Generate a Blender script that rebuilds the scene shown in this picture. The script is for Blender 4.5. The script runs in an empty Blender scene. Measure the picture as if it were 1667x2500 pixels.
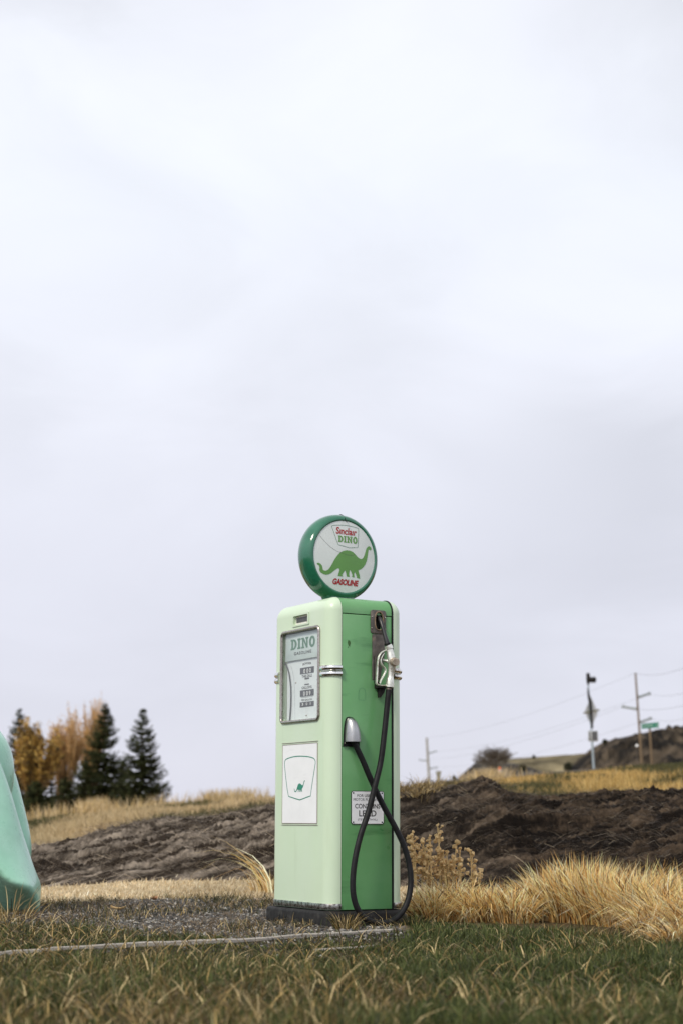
import bpy, bmesh, math, random
import numpy as np
from mathutils import Vector, Matrix, Euler
from mathutils.geometry import tessellate_polygon
random.seed(7); rng = np.random.default_rng(11)
scene = bpy.context.scene
COL = scene.collection
rad = math.radians

# ------------------------------------------------------------------ camera
FPX = 4087.84                                     # focal length in photo pixels (photo 1667 x 2500)
PITCH, ROLL, AZ = rad(10.3924), rad(.18593), rad(150.162067)
EYE = .535
CP = np.array([7.48661592, -4.29979772, .44988084])   # the camera seen from the pump's own frame
cd = bpy.data.cameras.new('camera'); cam = bpy.data.objects.new('camera', cd); COL.objects.link(cam); scene.camera = cam
cd.sensor_fit = 'VERTICAL'; cd.sensor_height = 36; cd.lens = FPX/2500*36
cd.clip_start = .1; cd.clip_end = 9000
cd.dof.use_dof = True; cd.dof.focus_distance = 8.5; cd.dof.aperture_fstop = 3.0
Fw = np.array([0, math.cos(PITCH), math.sin(PITCH)]); R0 = np.array([1., 0, 0]); U0 = np.cross(R0, Fw)
Rw = R0*math.cos(ROLL)+U0*math.sin(ROLL); Uw = -R0*math.sin(ROLL)+U0*math.cos(ROLL)
m = Matrix(((Rw[0], Uw[0], -Fw[0], 0), (Rw[1], Uw[1], -Fw[1], 0), (Rw[2], Uw[2], -Fw[2], EYE), (0, 0, 0, 1)))
cam.matrix_world = m
scene.render.resolution_x = 682; scene.render.resolution_y = 1024

def at(px, py, Y):                                # photo pixel -> world point at ground distance Y
    d = Fw+Rw*(px-833.5)/FPX-Uw*(py-1250)/FPX
    return Vector(tuple(d*(Y/d[1])+np.array([0, 0, EYE])))
def mpp(Y): return Y/FPX/math.cos(PITCH)          # metres per photo pixel at distance Y
# the same for the pump's own frame (x: normal of the side panel, -y: normal of the front, z up from the panel's foot)
fx, fy = math.cos(AZ), math.sin(AZ)
Fp = np.array([fx*math.cos(PITCH), fy*math.cos(PITCH), math.sin(PITCH)]); Rp0 = np.array([fy, -fx, 0.]); Up0 = np.cross(Rp0, Fp)
Rp = Rp0*math.cos(ROLL)+Up0*math.sin(ROLL); Up = -Rp0*math.sin(ROLL)+Up0*math.cos(ROLL)
def onp(px, py, ax, v):
    d = Fp+Rp*(px-833.5)/FPX-Up*(py-1250)/FPX
    return CP+d*((v-CP[ax])/d[ax])

# ------------------------------------------------------------------ sky and sun
SUN_DIR = Vector((-.48, -.68, .80)).normalized()
w = bpy.data.worlds.new('World'); scene.world = w; w.use_nodes = True
nt = w.node_tree; N = nt.nodes; L = nt.links; N.clear()
def nn(t, **k):
    n = N.new(t)
    for a, b in k.items(): setattr(n, a, b)
    return n
out = nn('ShaderNodeOutputWorld'); bg = nn('ShaderNodeBackground'); bg.inputs[1].default_value = .1
L.new(bg.outputs[0], out.inputs[0])
sky = nn('ShaderNodeTexSky', sky_type='NISHITA', sun_disc=False)
sky.sun_elevation = math.asin(SUN_DIR.z); sky.sun_rotation = math.atan2(SUN_DIR.x, SUN_DIR.y)
tc = nn('ShaderNodeTexCoord')
mp = nn('ShaderNodeMapping'); mp.inputs['Scale'].default_value = (1, 1, 2.0); L.new(tc.outputs['Generated'], mp.inputs[0])
no = nn('ShaderNodeTexNoise'); no.inputs['Scale'].default_value = 5.5; no.inputs['Detail'].default_value = 7; no.inputs['Roughness'].default_value = .52; no.inputs['Distortion'].default_value = .5
L.new(mp.outputs[0], no.inputs['Vector'])
cr = nn('ShaderNodeMapRange'); cr.inputs[1].default_value = .3; cr.inputs[2].default_value = .7; cr.inputs[3].default_value = .93; cr.inputs[4].default_value = 1.035
L.new(no.outputs['Fac'], cr.inputs[0])
sp = nn('ShaderNodeSeparateXYZ'); L.new(tc.outputs['Generated'], sp.inputs[0])
ramp = nn('ShaderNodeValToRGB'); L.new(sp.outputs['Z'], ramp.inputs[0])
e = ramp.color_ramp.elements
e[0].position = 0; e[0].color = (.675, .68, .775, 1)
e[1].position = 1; e[1].color = (.62, .64, .68, 1)
for p_, c_ in ((.05, (.69, .695, .79, 1)), (.14, (.735, .742, .83, 1)), (.24, (.80, .815, .895, 1)), (.36, (.86, .89, .965, 1)), (.48, (.86, .88, .95, 1)), (.7, (.66, .68, .72, 1))):
    x_ = e.new(p_); x_.color = c_
def vmath(op, a, b=None):
    n = nn('ShaderNodeVectorMath', operation=op); L.new(a, n.inputs[0])
    if b is not None:
        if isinstance(b, tuple): n.inputs[1].default_value = b
        else: L.new(b, n.inputs[1])
    return n
def mth(op, a, b, clamp=False):
    n = nn('ShaderNodeMath', operation=op, use_clamp=clamp)
    for i, v in enumerate((a, b)):
        if isinstance(v, (int, float)): n.inputs[i].default_value = v
        else: L.new(v, n.inputs[i])
    return n.outputs[0]
def dirv(px, py):
    d = Fw+Rw*(px-833.5)/FPX-Uw*(py-1250)/FPX; d /= np.linalg.norm(d); return tuple(d)
bright = cr.outputs[0]
wob = nn('ShaderNodeVectorMath', operation='MULTIPLY_ADD'); wob.inputs[1].default_value = (.24, .24, .18)
L.new(no.outputs['Color'], wob.inputs[0]); L.new(tc.outputs['Generated'], wob.inputs[2])
off = vmath('SUBTRACT', wob.outputs[0], (.12, .12, .09)); nrm = vmath('NORMALIZE', off.outputs[0])
for (px, py, size, amt) in ((1540, 1180, .11, .12), (1300, 1500, .14, .07), (900, 1400, .10, .03), (500, 1250, .12, .03), (1720, -20, .12, .16), (30, 960, .06, .035), (-40, 30, .06, .06), (820, 760, .09, .025), (420, 560, .06, .02), (1250, 520, .07, .02)):   # darker banks of cloud
    dt = nn('ShaderNodeVectorMath', operation='DISTANCE'); L.new(nrm.outputs[0], dt.inputs[0]); dt.inputs[1].default_value = dirv(px, py)
    mr = nn('ShaderNodeMapRange', interpolation_type='SMOOTHSTEP'); mr.inputs[1].default_value = 0; mr.inputs[2].default_value = size; mr.inputs[3].default_value = 1-amt; mr.inputs[4].default_value = 1
    L.new(dt.outputs['Value'], mr.inputs[0]); bright = mth('MULTIPLY', bright, mr.outputs[0])
# the cloud deck is brightest round the veiled sun
ds = nn('ShaderNodeVectorMath', operation='DISTANCE'); L.new(tc.outputs['Generated'], ds.inputs[0]); ds.inputs[1].default_value = tuple(SUN_DIR)
mr = nn('ShaderNodeMapRange', interpolation_type='SMOOTHSTEP'); mr.inputs[1].default_value = .1; mr.inputs[2].default_value = 1.25; mr.inputs[3].default_value = 1.4; mr.inputs[4].default_value = .92
L.new(ds.outputs['Value'], mr.inputs[0]); bright = mth('MULTIPLY', bright, mr.outputs[0])
sc = vmath('SCALE', ramp.outputs[0]); sc.operation = 'SCALE'; L.new(mth('MULTIPLY', bright, 11.4), sc.inputs['Scale'])
mx = nn('ShaderNodeMix', data_type='RGBA'); mx.inputs[0].default_value = .93
L.new(sky.outputs[0], mx.inputs[6]); L.new(sc.outputs[0], mx.inputs[7]); L.new(mx.outputs[2], bg.inputs[0])
sd = bpy.data.lights.new('sun', 'SUN'); sd.energy = 2.1; sd.angle = rad(10); sd.color = (1, .92, .78)
so = bpy.data.objects.new('sun', sd); COL.objects.link(so); so.rotation_euler = (-SUN_DIR).to_track_quat('-Z', 'Y').to_euler()
vs = scene.view_settings; vs.view_transform = 'Standard'; vs.look = 'None'; vs.exposure = .12; vs.gamma = 1

# ------------------------------------------------------------------ helpers
def tag(o, label=None, cat=None, group=None, kind=None):
    for k, v in (('label', label), ('category', cat), ('group', group), ('kind', kind)):
        if v: o[k] = v
    return o
def empty(name, loc, rz=0):
    o = bpy.data.objects.new(name, None); COL.objects.link(o); o.location = loc; o.rotation_euler = (0, 0, rz); o.empty_display_size = .1
    return o
def link(name, me, mat=None, parent=None):
    o = bpy.data.objects.new(name, me); COL.objects.link(o); o.parent = parent
    if mat:
        for x in (mat if isinstance(mat, (list, tuple)) else [mat]): me.materials.append(x)
    return o
def finish(bm, name, mat, parent=None, smooth=35, bevel=0, loc=None, recalc=True):
    if recalc: bmesh.ops.recalc_face_normals(bm, faces=bm.faces)
    if bevel:
        es = [e_ for e_ in bm.edges if len(e_.link_faces) == 2 and e_.calc_face_angle(0) > .6]
        bmesh.ops.bevel(bm, geom=es, offset=bevel, segments=2, affect='EDGES', profile=.5, clamp_overlap=True)
    me = bpy.data.meshes.new(name); bm.to_mesh(me); bm.free()
    if smooth:
        me.polygons.foreach_set('use_smooth', [True]*len(me.polygons)); me.set_sharp_from_angle(angle=rad(smooth))
    o = link(name, me, mat, parent)
    if loc: o.location = loc
    return o
def box(bm, x0, y0, z0, x1, y1, z1, mi=0):
    v = [bm.verts.new(p) for p in ((x0, y0, z0), (x1, y0, z0), (x1, y1, z0), (x0, y1, z0), (x0, y0, z1), (x1, y0, z1), (x1, y1, z1), (x0, y1, z1))]
    for f in ((0, 3, 2, 1), (4, 5, 6, 7), (0, 1, 5, 4), (1, 2, 6, 5), (2, 3, 7, 6), (3, 0, 4, 7)):
        bm.faces.new([v[i] for i in f]).material_index = mi
    return v
def catmull(pts, n=6):
    P = [Vector(p) for p in pts]; P = [P[0]*2-P[1]]+P+[P[-1]*2-P[-2]]; o = []
    for i in range(1, len(P)-2):
        for k in range(n):
            t = k/n; a, b, c, d = P[i-1:i+3]
            o.append(.5*((2*b)+(c-a)*t+(2*a-5*b+4*c-d)*t*t+(3*b-a-3*c+d)*t**3))
    o.append(P[-2]); return o
def tube(bm, pts, r, seg=10, cap=True, closed=False, mi=0, flat=1.0, up=None):
    P = [Vector(p) for p in pts]; n = len(P)
    rr = r if isinstance(r, (list, tuple)) else [r]*n
    if len(rr) != n:
        rr = list(np.interp(np.linspace(0, 1, n), np.linspace(0, 1, len(rr)), rr))
    rings = []; pn = None
    for i in range(n):
        if closed: t = P[(i+1) % n]-P[i-1]
        else: t = P[min(i+1, n-1)]-P[max(i-1, 0)]
        t.normalize()
        if pn is None:
            a = Vector(up) if up else (Vector((0, 0, 1)) if abs(t.z) < .9 else Vector((1, 0, 0)))
        else: a = pn
        u = (a-t*a.dot(t)).normalized(); v = t.cross(u); pn = u
        rings.append([bm.verts.new(P[i]+(u*math.cos(k*2*math.pi/seg)*flat+v*math.sin(k*2*math.pi/seg))*rr[i]) for k in range(seg)])
    for i in range(n if closed else n-1):
        A, B = rings[i], rings[(i+1) % n]
        for k in range(seg): bm.faces.new((A[k], A[(k+1) % seg], B[(k+1) % seg], B[k])).material_index = mi
    if cap and not closed:
        bm.faces.new(rings[0][::-1]).material_index = mi; bm.faces.new(rings[-1]).material_index = mi
def cyl(bm, a, b, r, r2=None, seg=20, mi=0): tube(bm, [a, b], [r, r if r2 is None else r2], seg, mi=mi)
def prism(bm, pts, vec, mi=0):                    # closed outline pushed along vec
    A = [bm.verts.new(p) for p in pts]; B = [bm.verts.new(Vector(p)+Vector(vec)) for p in pts]; n = len(A)
    bm.faces.new(A).material_index = mi; bm.faces.new(B[::-1]).material_index = mi
    for i in range(n): bm.faces.new((A[i], B[i], B[(i+1) % n], A[(i+1) % n])).material_index = mi
def rrect(x0, z0, x1, z1, r, n=5):
    o = []
    for cx, cz, a in ((x1-r, z1-r, 0), (x0+r, z1-r, 90), (x0+r, z0+r, 180), (x1-r, z0+r, 270)):
        for k in range(n+1):
            t = rad(a+90*k/n); o.append((cx+r*math.cos(t), cz+r*math.sin(t)))
    return o
def cut(o, cutter):                               # boolean difference, applied
    bmesh.ops.recalc_face_normals(cutter, faces=cutter.faces); bpy.context.view_layer.update()
    me = bpy.data.meshes.new('c'); cutter.to_mesh(me); cutter.free()
    c = bpy.data.objects.new('c', me); COL.objects.link(c); c.matrix_world = o.matrix_world
    md = o.modifiers.new('b', 'BOOLEAN'); md.object = c; md.operation = 'DIFFERENCE'; md.solver = 'EXACT'
    bpy.context.view_layer.update()
    nm = bpy.data.meshes.new_from_object(o.evaluated_get(bpy.context.evaluated_depsgraph_get()))
    o.modifiers.clear(); o.data = nm; bpy.data.objects.remove(c)
    nm.polygons.foreach_set('use_smooth', [True]*len(nm.polygons)); nm.set_sharp_from_angle(angle=rad(35))
def fill_mesh(bm, polys, to3, mi=0):              # polygons (outline, concave allowed) as flat fills
    for poly in polys:
        vs_ = [bm.verts.new(to3(*p)) for p in poly]
        for t in tessellate_polygon([[Vector((p[0], p[1], 0)) for p in poly]]):
            try: bm.faces.new([vs_[i] for i in t]).material_index = mi
            except ValueError: pass
def strip(bm, pts, wd, to3, closed=False, mi=0):  # a painted line of width wd
    n = len(pts); A = []; 
    for i in range(n):
        a = pts[i-1] if (closed or i) else pts[0]; b = pts[(i+1) % n] if (closed or i < n-1) else pts[-1]
        d = Vector((b[0]-a[0], b[1]-a[1])).normalized(); q = Vector((-d.y, d.x))*wd/2
        A.append((bm.verts.new(to3(pts[i][0]+q.x, pts[i][1]+q.y)), bm.verts.new(to3(pts[i][0]-q.x, pts[i][1]-q.y))))
    for i in range(n if closed else n-1):
        p, q = A[i], A[(i+1) % n]; bm.faces.new((p[0], q[0], q[1], p[1])).material_index = mi
def text_polys(s, u0, v0, u1, v1, bold=0., shear=0., arch=0., space=1.):
    c = bpy.data.curves.new('t', 'FONT'); c.body = s; c.offset = bold; c.shear = shear; c.space_character = space; c.resolution_u = 4
    o = bpy.data.objects.new('t', c); COL.objects.link(o); bpy.context.view_layer.update()
    me = bpy.data.meshes.new_from_object(o.evaluated_get(bpy.context.evaluated_depsgraph_get()))
    co = np.array([v.co[:2] for v in me.vertices]); lo = co.min(0); hi = co.max(0)
    n = (co-lo)/(hi-lo); n[:, 1] += arch*(1-(2*n[:, 0]-1)**2)
    P = np.stack([u0+n[:, 0]*(u1-u0), v0+n[:, 1]*(v1-v0)], 1)
    F = [[tuple(P[i]) for i in p.vertices] for p in me.polygons]
    bpy.data.objects.remove(o); return F
def slab(s, u0, v0, u1, v1):                      # slab-serif capitals D I N O
    g = {}
    a = lambda n, x0, x1, y0, y1, s0, s1: [(x0+(x1-x0)*math.cos(rad(s0+(s1-s0)*k/n)), y0+(y1-y0)*math.sin(rad(s0+(s1-s0)*k/n))) for k in range(n+1)]
    outer = [(.45+.55*math.cos(rad(t)), .5+.5*math.sin(rad(t))) for t in range(90, -91, -12)]
    inner = [(.42+.26*math.cos(rad(t)), .5+.33*math.sin(rad(t))) for t in range(90, -91, -12)]
    g['D'] = (1.05, [[(0, 1), (.45, 1), (.42, .83), (.42, .83), (.42, .17), (.45, 0), (0, 0), (0, .16), (.12, .16), (.12, .84), (0, .84)]] +
              [[outer[i], outer[i+1], inner[i+1], inner[i]] for i in range(15)])
    g['I'] = (.56, [[(0, 0), (1, 0), (1, .17), (.78, .17), (.78, .83), (1, .83), (1, 1), (0, 1), (0, .83), (.22, .83), (.22, .17), (0, .17)]])
    g['N'] = (1.2, [[(0, 0), (.42, 0), (.42, .16), (.32, .16), (.32, .66), (.68, 0), (.9, 0), (.9, .84), (1, .84), (1, 1), (.58, 1), (.58, .84), (.68, .84), (.68, .4), (.34, 1), (0, 1), (0, .84), (.1, .84), (.1, .16), (0, .16)]])
    ro = [(.5+.5*math.cos(rad(t)), .5+.53*math.sin(rad(t))) for t in range(0, 361, 12)]; ri = [(.5+.18*math.cos(rad(t)), .5+.3*math.sin(rad(t))) for t in range(0, 361, 12)]
    g['O'] = (1.0, [[ro[i], ro[i+1], ri[i+1], ri[i]] for i in range(30)])
    tot = sum(g[c][0] for c in s)+.12*(len(s)-1); x = 0; out_ = []
    for c in s:
        wd, ps = g[c]
        for p in ps: out_.append([(u0+(x+q[0]*wd)/tot*(u1-u0), v0+q[1]*(v1-v0)) for q in p])
        x += wd+.12
    return out_
# ------------------------------------------------------------------ materials
def mat(name, col, rough=.5, metal=0, coat=0, var=.12, vscale=8, bump=0, bscale=60, bdist=.002, stain=None, spec=.5, stretch=(1, 1, 1), rvar=.1, attr=False, trans=0, coords='Object'):
    mt = bpy.data.materials.new(name); mt.use_nodes = True; n = mt.node_tree.nodes; l = mt.node_tree.links
    b = n['Principled BSDF']; b.inputs['Metallic'].default_value = metal; b.inputs['Roughness'].default_value = rough
    b.inputs['Coat Weight'].default_value = coat; b.inputs['Coat Roughness'].default_value = .12; b.inputs['Specular IOR Level'].default_value = spec
    t = n.new('ShaderNodeTexCoord'); mp_ = n.new('ShaderNodeMapping'); mp_.inputs['Scale'].default_value = stretch; l.new(t.outputs[coords], mp_.inputs[0]); V = mp_.outputs[0]
    def noise(s, d=5, r=.55):
        q = n.new('ShaderNodeTexNoise'); q.inputs['Scale'].default_value = s; q.inputs['Detail'].default_value = d; q.inputs['Roughness'].default_value = r; l.new(V, q.inputs['Vector']); return q
    def rng_(src, a, b_, c, d):
        q = n.new('ShaderNodeMapRange'); l.new(src, q.inputs[0])
        for i, v in enumerate((a, b_, c, d)): q.inputs[i+1].default_value = v
        return q.outputs[0]
    q = noise(vscale)
    if attr:
        at_ = n.new('ShaderNodeAttribute'); at_.attribute_name = 'tint'; base = at_.outputs['Color']
    else:
        rgb = n.new('ShaderNodeRGB'); rgb.outputs[0].default_value = (*col, 1); base = rgb.outputs[0]
    sc_ = n.new('ShaderNodeVectorMath'); sc_.operation = 'SCALE'; l.new(base, sc_.inputs[0]); l.new(rng_(q.outputs['Fac'], .3, .7, 1-var, 1+var), sc_.inputs['Scale'])
    cur = sc_.outputs[0]
    for st in (stain or []):
        (scol, sscale, lo, hi, amt) = st[:5]
        mm = n.new('ShaderNodeMapping'); mm.inputs['Scale'].default_value = st[5] if len(st) > 5 else (1, 1, 1); mm.inputs['Location'].default_value = (sscale*.37, 1.3, .7); l.new(t.outputs[coords], mm.inputs[0])
        q2 = n.new('ShaderNodeTexNoise'); q2.inputs['Scale'].default_value = sscale; q2.inputs['Detail'].default_value = 6; q2.inputs['Roughness'].default_value = .6; l.new(mm.outputs[0], q2.inputs['Vector'])
        mx_ = n.new('ShaderNodeMix'); mx_.data_type = 'RGBA'; l.new(rng_(q2.outputs['Fac'], lo, hi, 0, amt), mx_.inputs[0]); l.new(cur, mx_.inputs[6]); mx_.inputs[7].default_value = (*scol, 1); cur = mx_.outputs[2]
    l.new(cur, b.inputs['Base Color'])
    if rvar: l.new(rng_(noise(vscale*2.3).outputs['Fac'], .3, .7, max(.02, rough-rvar), min(1, rough+rvar)), b.inputs['Roughness'])
    if bump:
        bp = n.new('ShaderNodeBump'); bp.inputs['Strength'].default_value = bump; bp.inputs['Distance'].default_value = bdist
        l.new(noise(bscale, 6, .6).outputs['Fac'], bp.inputs['Height']); l.new(bp.outputs[0], b.inputs['Normal'])
    if trans:
        tr = n.new('ShaderNodeBsdfTranslucent'); l.new(cur, tr.inputs[0]); ms = n.new('ShaderNodeMixShader'); ms.inputs[0].default_value = trans
        l.new(b.outputs[0], ms.inputs[1]); l.new(tr.outputs[0], ms.inputs[2]); l.new(ms.outputs[0], n['Material Output'].inputs[0])
    return mt
def glass(name, tint, refl=.1, rough=.02):
    mt = bpy.data.materials.new(name); mt.use_nodes = True; n = mt.node_tree.nodes; l = mt.node_tree.links; n.remove(n['Principled BSDF'])
    a = n.new('ShaderNodeBsdfTransparent'); a.inputs[0].default_value = (*tint, 1); g = n.new('ShaderNodeBsdfGlossy'); g.inputs['Roughness'].default_value = rough
    f = n.new('ShaderNodeLayerWeight'); f.inputs[0].default_value = .5; pw = n.new('ShaderNodeMath'); pw.operation = 'POWER'; pw.inputs[1].default_value = 4; l.new(f.outputs['Facing'], pw.inputs[0])
    ma = n.new('ShaderNodeMath'); ma.operation = 'MULTIPLY_ADD'; ma.inputs[1].default_value = .7; ma.inputs[2].default_value = .02; l.new(pw.outputs[0], ma.inputs[0]); ms = n.new('ShaderNodeMixShader')
    l.new(ma.outputs[0], ms.inputs[0]); l.new(a.outputs[0], ms.inputs[1]); l.new(g.outputs[0], ms.inputs[2]); l.new(ms.outputs[0], n['Material Output'].inputs[0]); return mt
PALE = mat('pale_green_paint', (.57, .70, .515), .36, coat=.25, var=.03, vscale=3, bump=.12, bscale=5, bdist=.004, rvar=.06,
           stain=[((.62, .70, .62), 1.7, .45, .75, .5, (1, 1, .35)), ((.12, .12, .08), 70, .735, .76, .75), ((.35, .42, .28), 9, .62, .8, .25, (1, 1, .12))])
GREEN = mat('green_paint', (.115, .33, .12), .34, coat=.2, var=.07, vscale=4, bump=.15, bscale=6, bdist=.004, rvar=.08,
            stain=[((.17, .36, .17), 3.2, .45, .75, .55, (1, 1, .4)), ((.045, .17, .055), 7, .55, .68, .7, (1, .22, 1.8)), ((.20, .42, .20), 2.2, .5, .7, .5), ((.06, .11, .04), 60, .735, .76, .8)])
BLACK = mat('black_rubber', (.008, .008, .009), .55, spec=.25, var=.4, vscale=25, bump=.2, bscale=120, bdist=.0008, stain=[((.10, .09, .08), 40, .62, .8, .35)])
DARK = mat('black_iron', (.013, .012, .012), .6, spec=.25, var=.4, vscale=20, bump=.3, bscale=90, bdist=.001, stain=[((.11, .10, .09), 22, .5, .8, .4)])
CHROME = mat('chrome', (.78, .78, .77), .13, 1, var=.08, vscale=30, bump=.08, bscale=40, bdist=.001, rvar=.06, stain=[((.16, .11, .07), 22, .50, .62, .75)])  # rust stain, strengthened so its dark brown also paints in the reflected ground
STEEL = mat('worn_steel', (.42, .39, .36), .3, 1, var=.15, vscale=40, bump=.2, bscale=90, bdist=.001, stain=[((.22, .17, .12), 30, .52, .75, .5)])
ALU = mat('cast_aluminium', (.74, .74, .68), .34, .75, var=.15, vscale=40, bump=.25, bscale=100, bdist=.0008, stain=[((.33, .27, .17), 45, .55, .72, .7)])
GREYM = mat('grey_zinc', (.12, .105, .095), .5, .4, var=.3, vscale=30, bump=.3, bscale=80, bdist=.001, stain=[((.32, .27, .22), 24, .55, .75, .5), ((.2, .09, .04), 18, .6, .75, .5)])
WHITE = mat('white_enamel', (.80, .81, .83), .4, var=.03, vscale=12, bump=.06, bscale=20, bdist=.001, stain=[((.55, .56, .56), 10, .6, .8, .3, (1, 1, 5))])
DIAL = mat('dial_plate', (.71, .75, .75), .45, var=.04, vscale=10, stain=[((.45, .46, .42), 9, .55, .78, .35, (1, 1, .15)), ((.2, .2, .18), 60, .71, .74, .7)])
MILK = mat('milk_glass', (.56, .64, .62), .35, var=.05, vscale=7)
GLENS = mat('globe_lens', (.66, .70, .69), .12, coat=.6, var=.04, vscale=6, stain=[((.5, .55, .53), 5, .5, .7, .4)])
GRIM = mat('globe_green', (.016, .135, .075), .16, coat=.5, var=.14, vscale=9, bump=.05, bscale=8, bdist=.003, stain=[((.06, .2, .13), 7, .5, .75, .5), ((.3, .4, .35), 40, .7, .78, .3)])
E_GREEN = mat('print_green', (.12, .29, .075), .4, var=.06, vscale=8); E_RED = mat('print_red', (.36, .010, .012), .4, var=.08); E_LINE = mat('print_dark_green', (.04, .17, .09), .4)
E_TEAL = mat('print_teal', (.025, .22, .15), .4, var=.08); E_DULL = mat('print_dull_green', (.10, .21, .145), .5, var=.05); E_BLK = mat('print_black', (.02, .02, .022), .5)
E_GREY = mat('counter_grey', (.075, .078, .085), .5, var=.1); E_WH = mat('digit_white', (.75, .75, .73), .5)
GLASS = glass('window_glass', (.985, .995, .995))
DARKHOLE = mat('dark_inside', (.01, .01, .01), .8)
MINT = mat('mint_fibreglass', (.33, .64, .48), .3, coat=.3, var=.12, vscale=4, bump=.08, bscale=7, bdist=.006, stain=[((.5, .78, .66), 3, .45, .7, .6), ((.05, .2, .12), 90, .72, .76, .7), ((.10, .33, .2), 30, .66, .72, .5, (1, 1, .1))])
GRASS = mat('grass_blades', (1, 1, 1), .5, var=.1, vscale=30, attr=True, trans=.28, rvar=0, spec=.3)
STONE = mat('pebbles', (1, 1, 1), .8, var=.2, vscale=90, attr=True, rvar=0)
LEAF = mat('needles', (1, 1, 1), .7, var=.25, vscale=1.5, attr=True, trans=.1, rvar=0, spec=.2)
TWIG = mat('twigs', (1, 1, 1), .75, var=.15, vscale=3, attr=True, rvar=0, spec=.2)
GROUND = mat('ground_soil', (1, 1, 1), .95, var=.35, vscale=26, attr=True, bump=.9, bscale=70, bdist=.012, rvar=0, spec=.1, stain=[((.16, .13, .09), 9, .55, .75, .35)])
DIRT = mat('dirt', (1, 1, 1), .95, var=.45, vscale=14, attr=True, bump=1, bscale=40, bdist=.03, rvar=0, spec=.1)
HILL = mat('hill_rock', (1, 1, 1), .95, var=.45, vscale=.25, attr=True, bump=1, bscale=1.0, bdist=.6, rvar=0, spec=.1)
WOODG = mat('weathered_wood', (.34, .31, .27), .8, var=.3, vscale=14, stretch=(1, 12, 12), bump=.6, bscale=25, bdist=.003, stain=[((.08, .06, .05), 30, .6, .72, .7)])
POLEW = mat('pole_wood', (.15, .105, .062), .85, var=.3, vscale=2, stretch=(4, 4, .5)); POLEG = mat('pale_pole_wood', (.30, .29, .27), .85, var=.2, vscale=2)
ARM = mat('pole_arm_steel', (.26, .29, .31), .6, var=.15); GALV = mat('galvanised_steel', (.30, .36, .41), .5, .3, var=.2, vscale=6)
SIGNB = mat('sign_back', (.55, .57, .58), .5, .3, var=.1); SGREEN = mat('sign_green', (.012, .17, .11), .5, var=.1)
ORANGE = mat('orange_plastic', (.75, .13, .03), .5); ROADM = mat('asphalt', (.06, .058, .058), .9, var=.2, vscale=3)

# ------------------------------------------------------------------ noise
def vnoise(x, y, seed=0):
    xi = np.floor(x).astype(np.int64); yi = np.floor(y).astype(np.int64); xf = x-xi; yf = y-yi
    def h(a, b):
        k = (a*374761393+b*668265263+seed*974634777) & 0xffffffff; k = ((k ^ (k >> 13))*1274126177) & 0xffffffff; return ((k ^ (k >> 16)) & 0xffff)/65535.
    u = xf*xf*(3-2*xf); v = yf*yf*(3-2*yf)
    return (h(xi, yi)*(1-u)+h(xi+1, yi)*u)*(1-v)+(h(xi, yi+1)*(1-u)+h(xi+1, yi+1)*u)*v
def fbm(x, y, oct_=5, seed=0, ridged=False, gain=.5):
    s = 0; a = 1; tt = 0
    for i in range(oct_):
        n_ = vnoise(x*2**i+i*17.3, y*2**i+i*9.1, seed+i)*2-1
        if ridged: n_ = 1-2*np.abs(n_)
        s = s+a*n_; tt += a; a *= gain
    return s/tt
def sstep(a, b, x): t = np.clip((x-a)/(b-a), 0, 1); return t*t*(3-2*t)
# ------------------------------------------------------------------ the ground
def pxof(X, Y): return 833.5+FPX*X/np.maximum(Y*math.cos(PITCH), .1)*1.0
def zrow(row, Y): return EYE+Y*np.tan(PITCH-np.arctan((np.asarray(row, float)-1250)/FPX))
CREST = ([-600, 76, 150, 250, 300, 420, 660, 800, 990, 1240, 1400, 1667, 2300], [2004, 2000, 1990, 1980, 1982, 1970, 1956, 1944, 1928, 1905, 1889, 1861, 1831])
TOP = ([-900, -300, 0, 80, 200, 330, 400, 500, 600, 670, 800, 980, 1060, 1130, 1165, 1195, 1215, 1300, 1400, 1500, 1600, 1667, 2000, 2600],
       [2160, 2140, 2105, 2084, 2058, 2020, 2008, 2008, 1992, 1977, 1962, 1948, 1936, 1920, 1910, 1925, 1944, 1952, 1946, 1938, 1941, 1932, 1925, 1960])
def gz(X, Y):
    X = np.asarray(X, float); Y = np.asarray(Y, float); px = np.clip(pxof(X, np.maximum(Y, 1)), -900, 2600)
    z19 = zrow(np.interp(px, *TOP)+34, 19.5); z45 = zrow(np.interp(px, *CREST), 45.)
    z = sstep(11.5, 19.5, Y)*z19
    t = np.clip((Y-19.5)/25.5, 0, 1); z = z+(z45-z19)*t
    far = sstep(45, 60, Y)*.16; z = z-far
    z = z*(1-sstep(60, 300, Y)*0)
    z = z+fbm(X*.8, Y*.8, 3, 3)*.012*np.clip(Y/8, 0, 1)+sstep(18, 30, Y)*fbm(X*.35, Y*.35, 3, 5)*.10*(1-sstep(38, 45, Y)*.6)
    return z
EDGE = ([-400, 0, 200, 370, 560, 700, 840, 960, 1050], [2350, 2338, 2320, 2311, 2303, 2293, 2283, 2275, 2270])   # photo rows of the timber edging
def yat(row): return EYE/np.tan(np.arctan((np.asarray(row, float)-1250)/FPX)-PITCH)
def lawn_far(px): return yat(np.interp(px, [960, 1014, 1200, 1400, 1667, 1900], [2262, 2254, 2262, 2276, 2302, 2325]))
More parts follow.
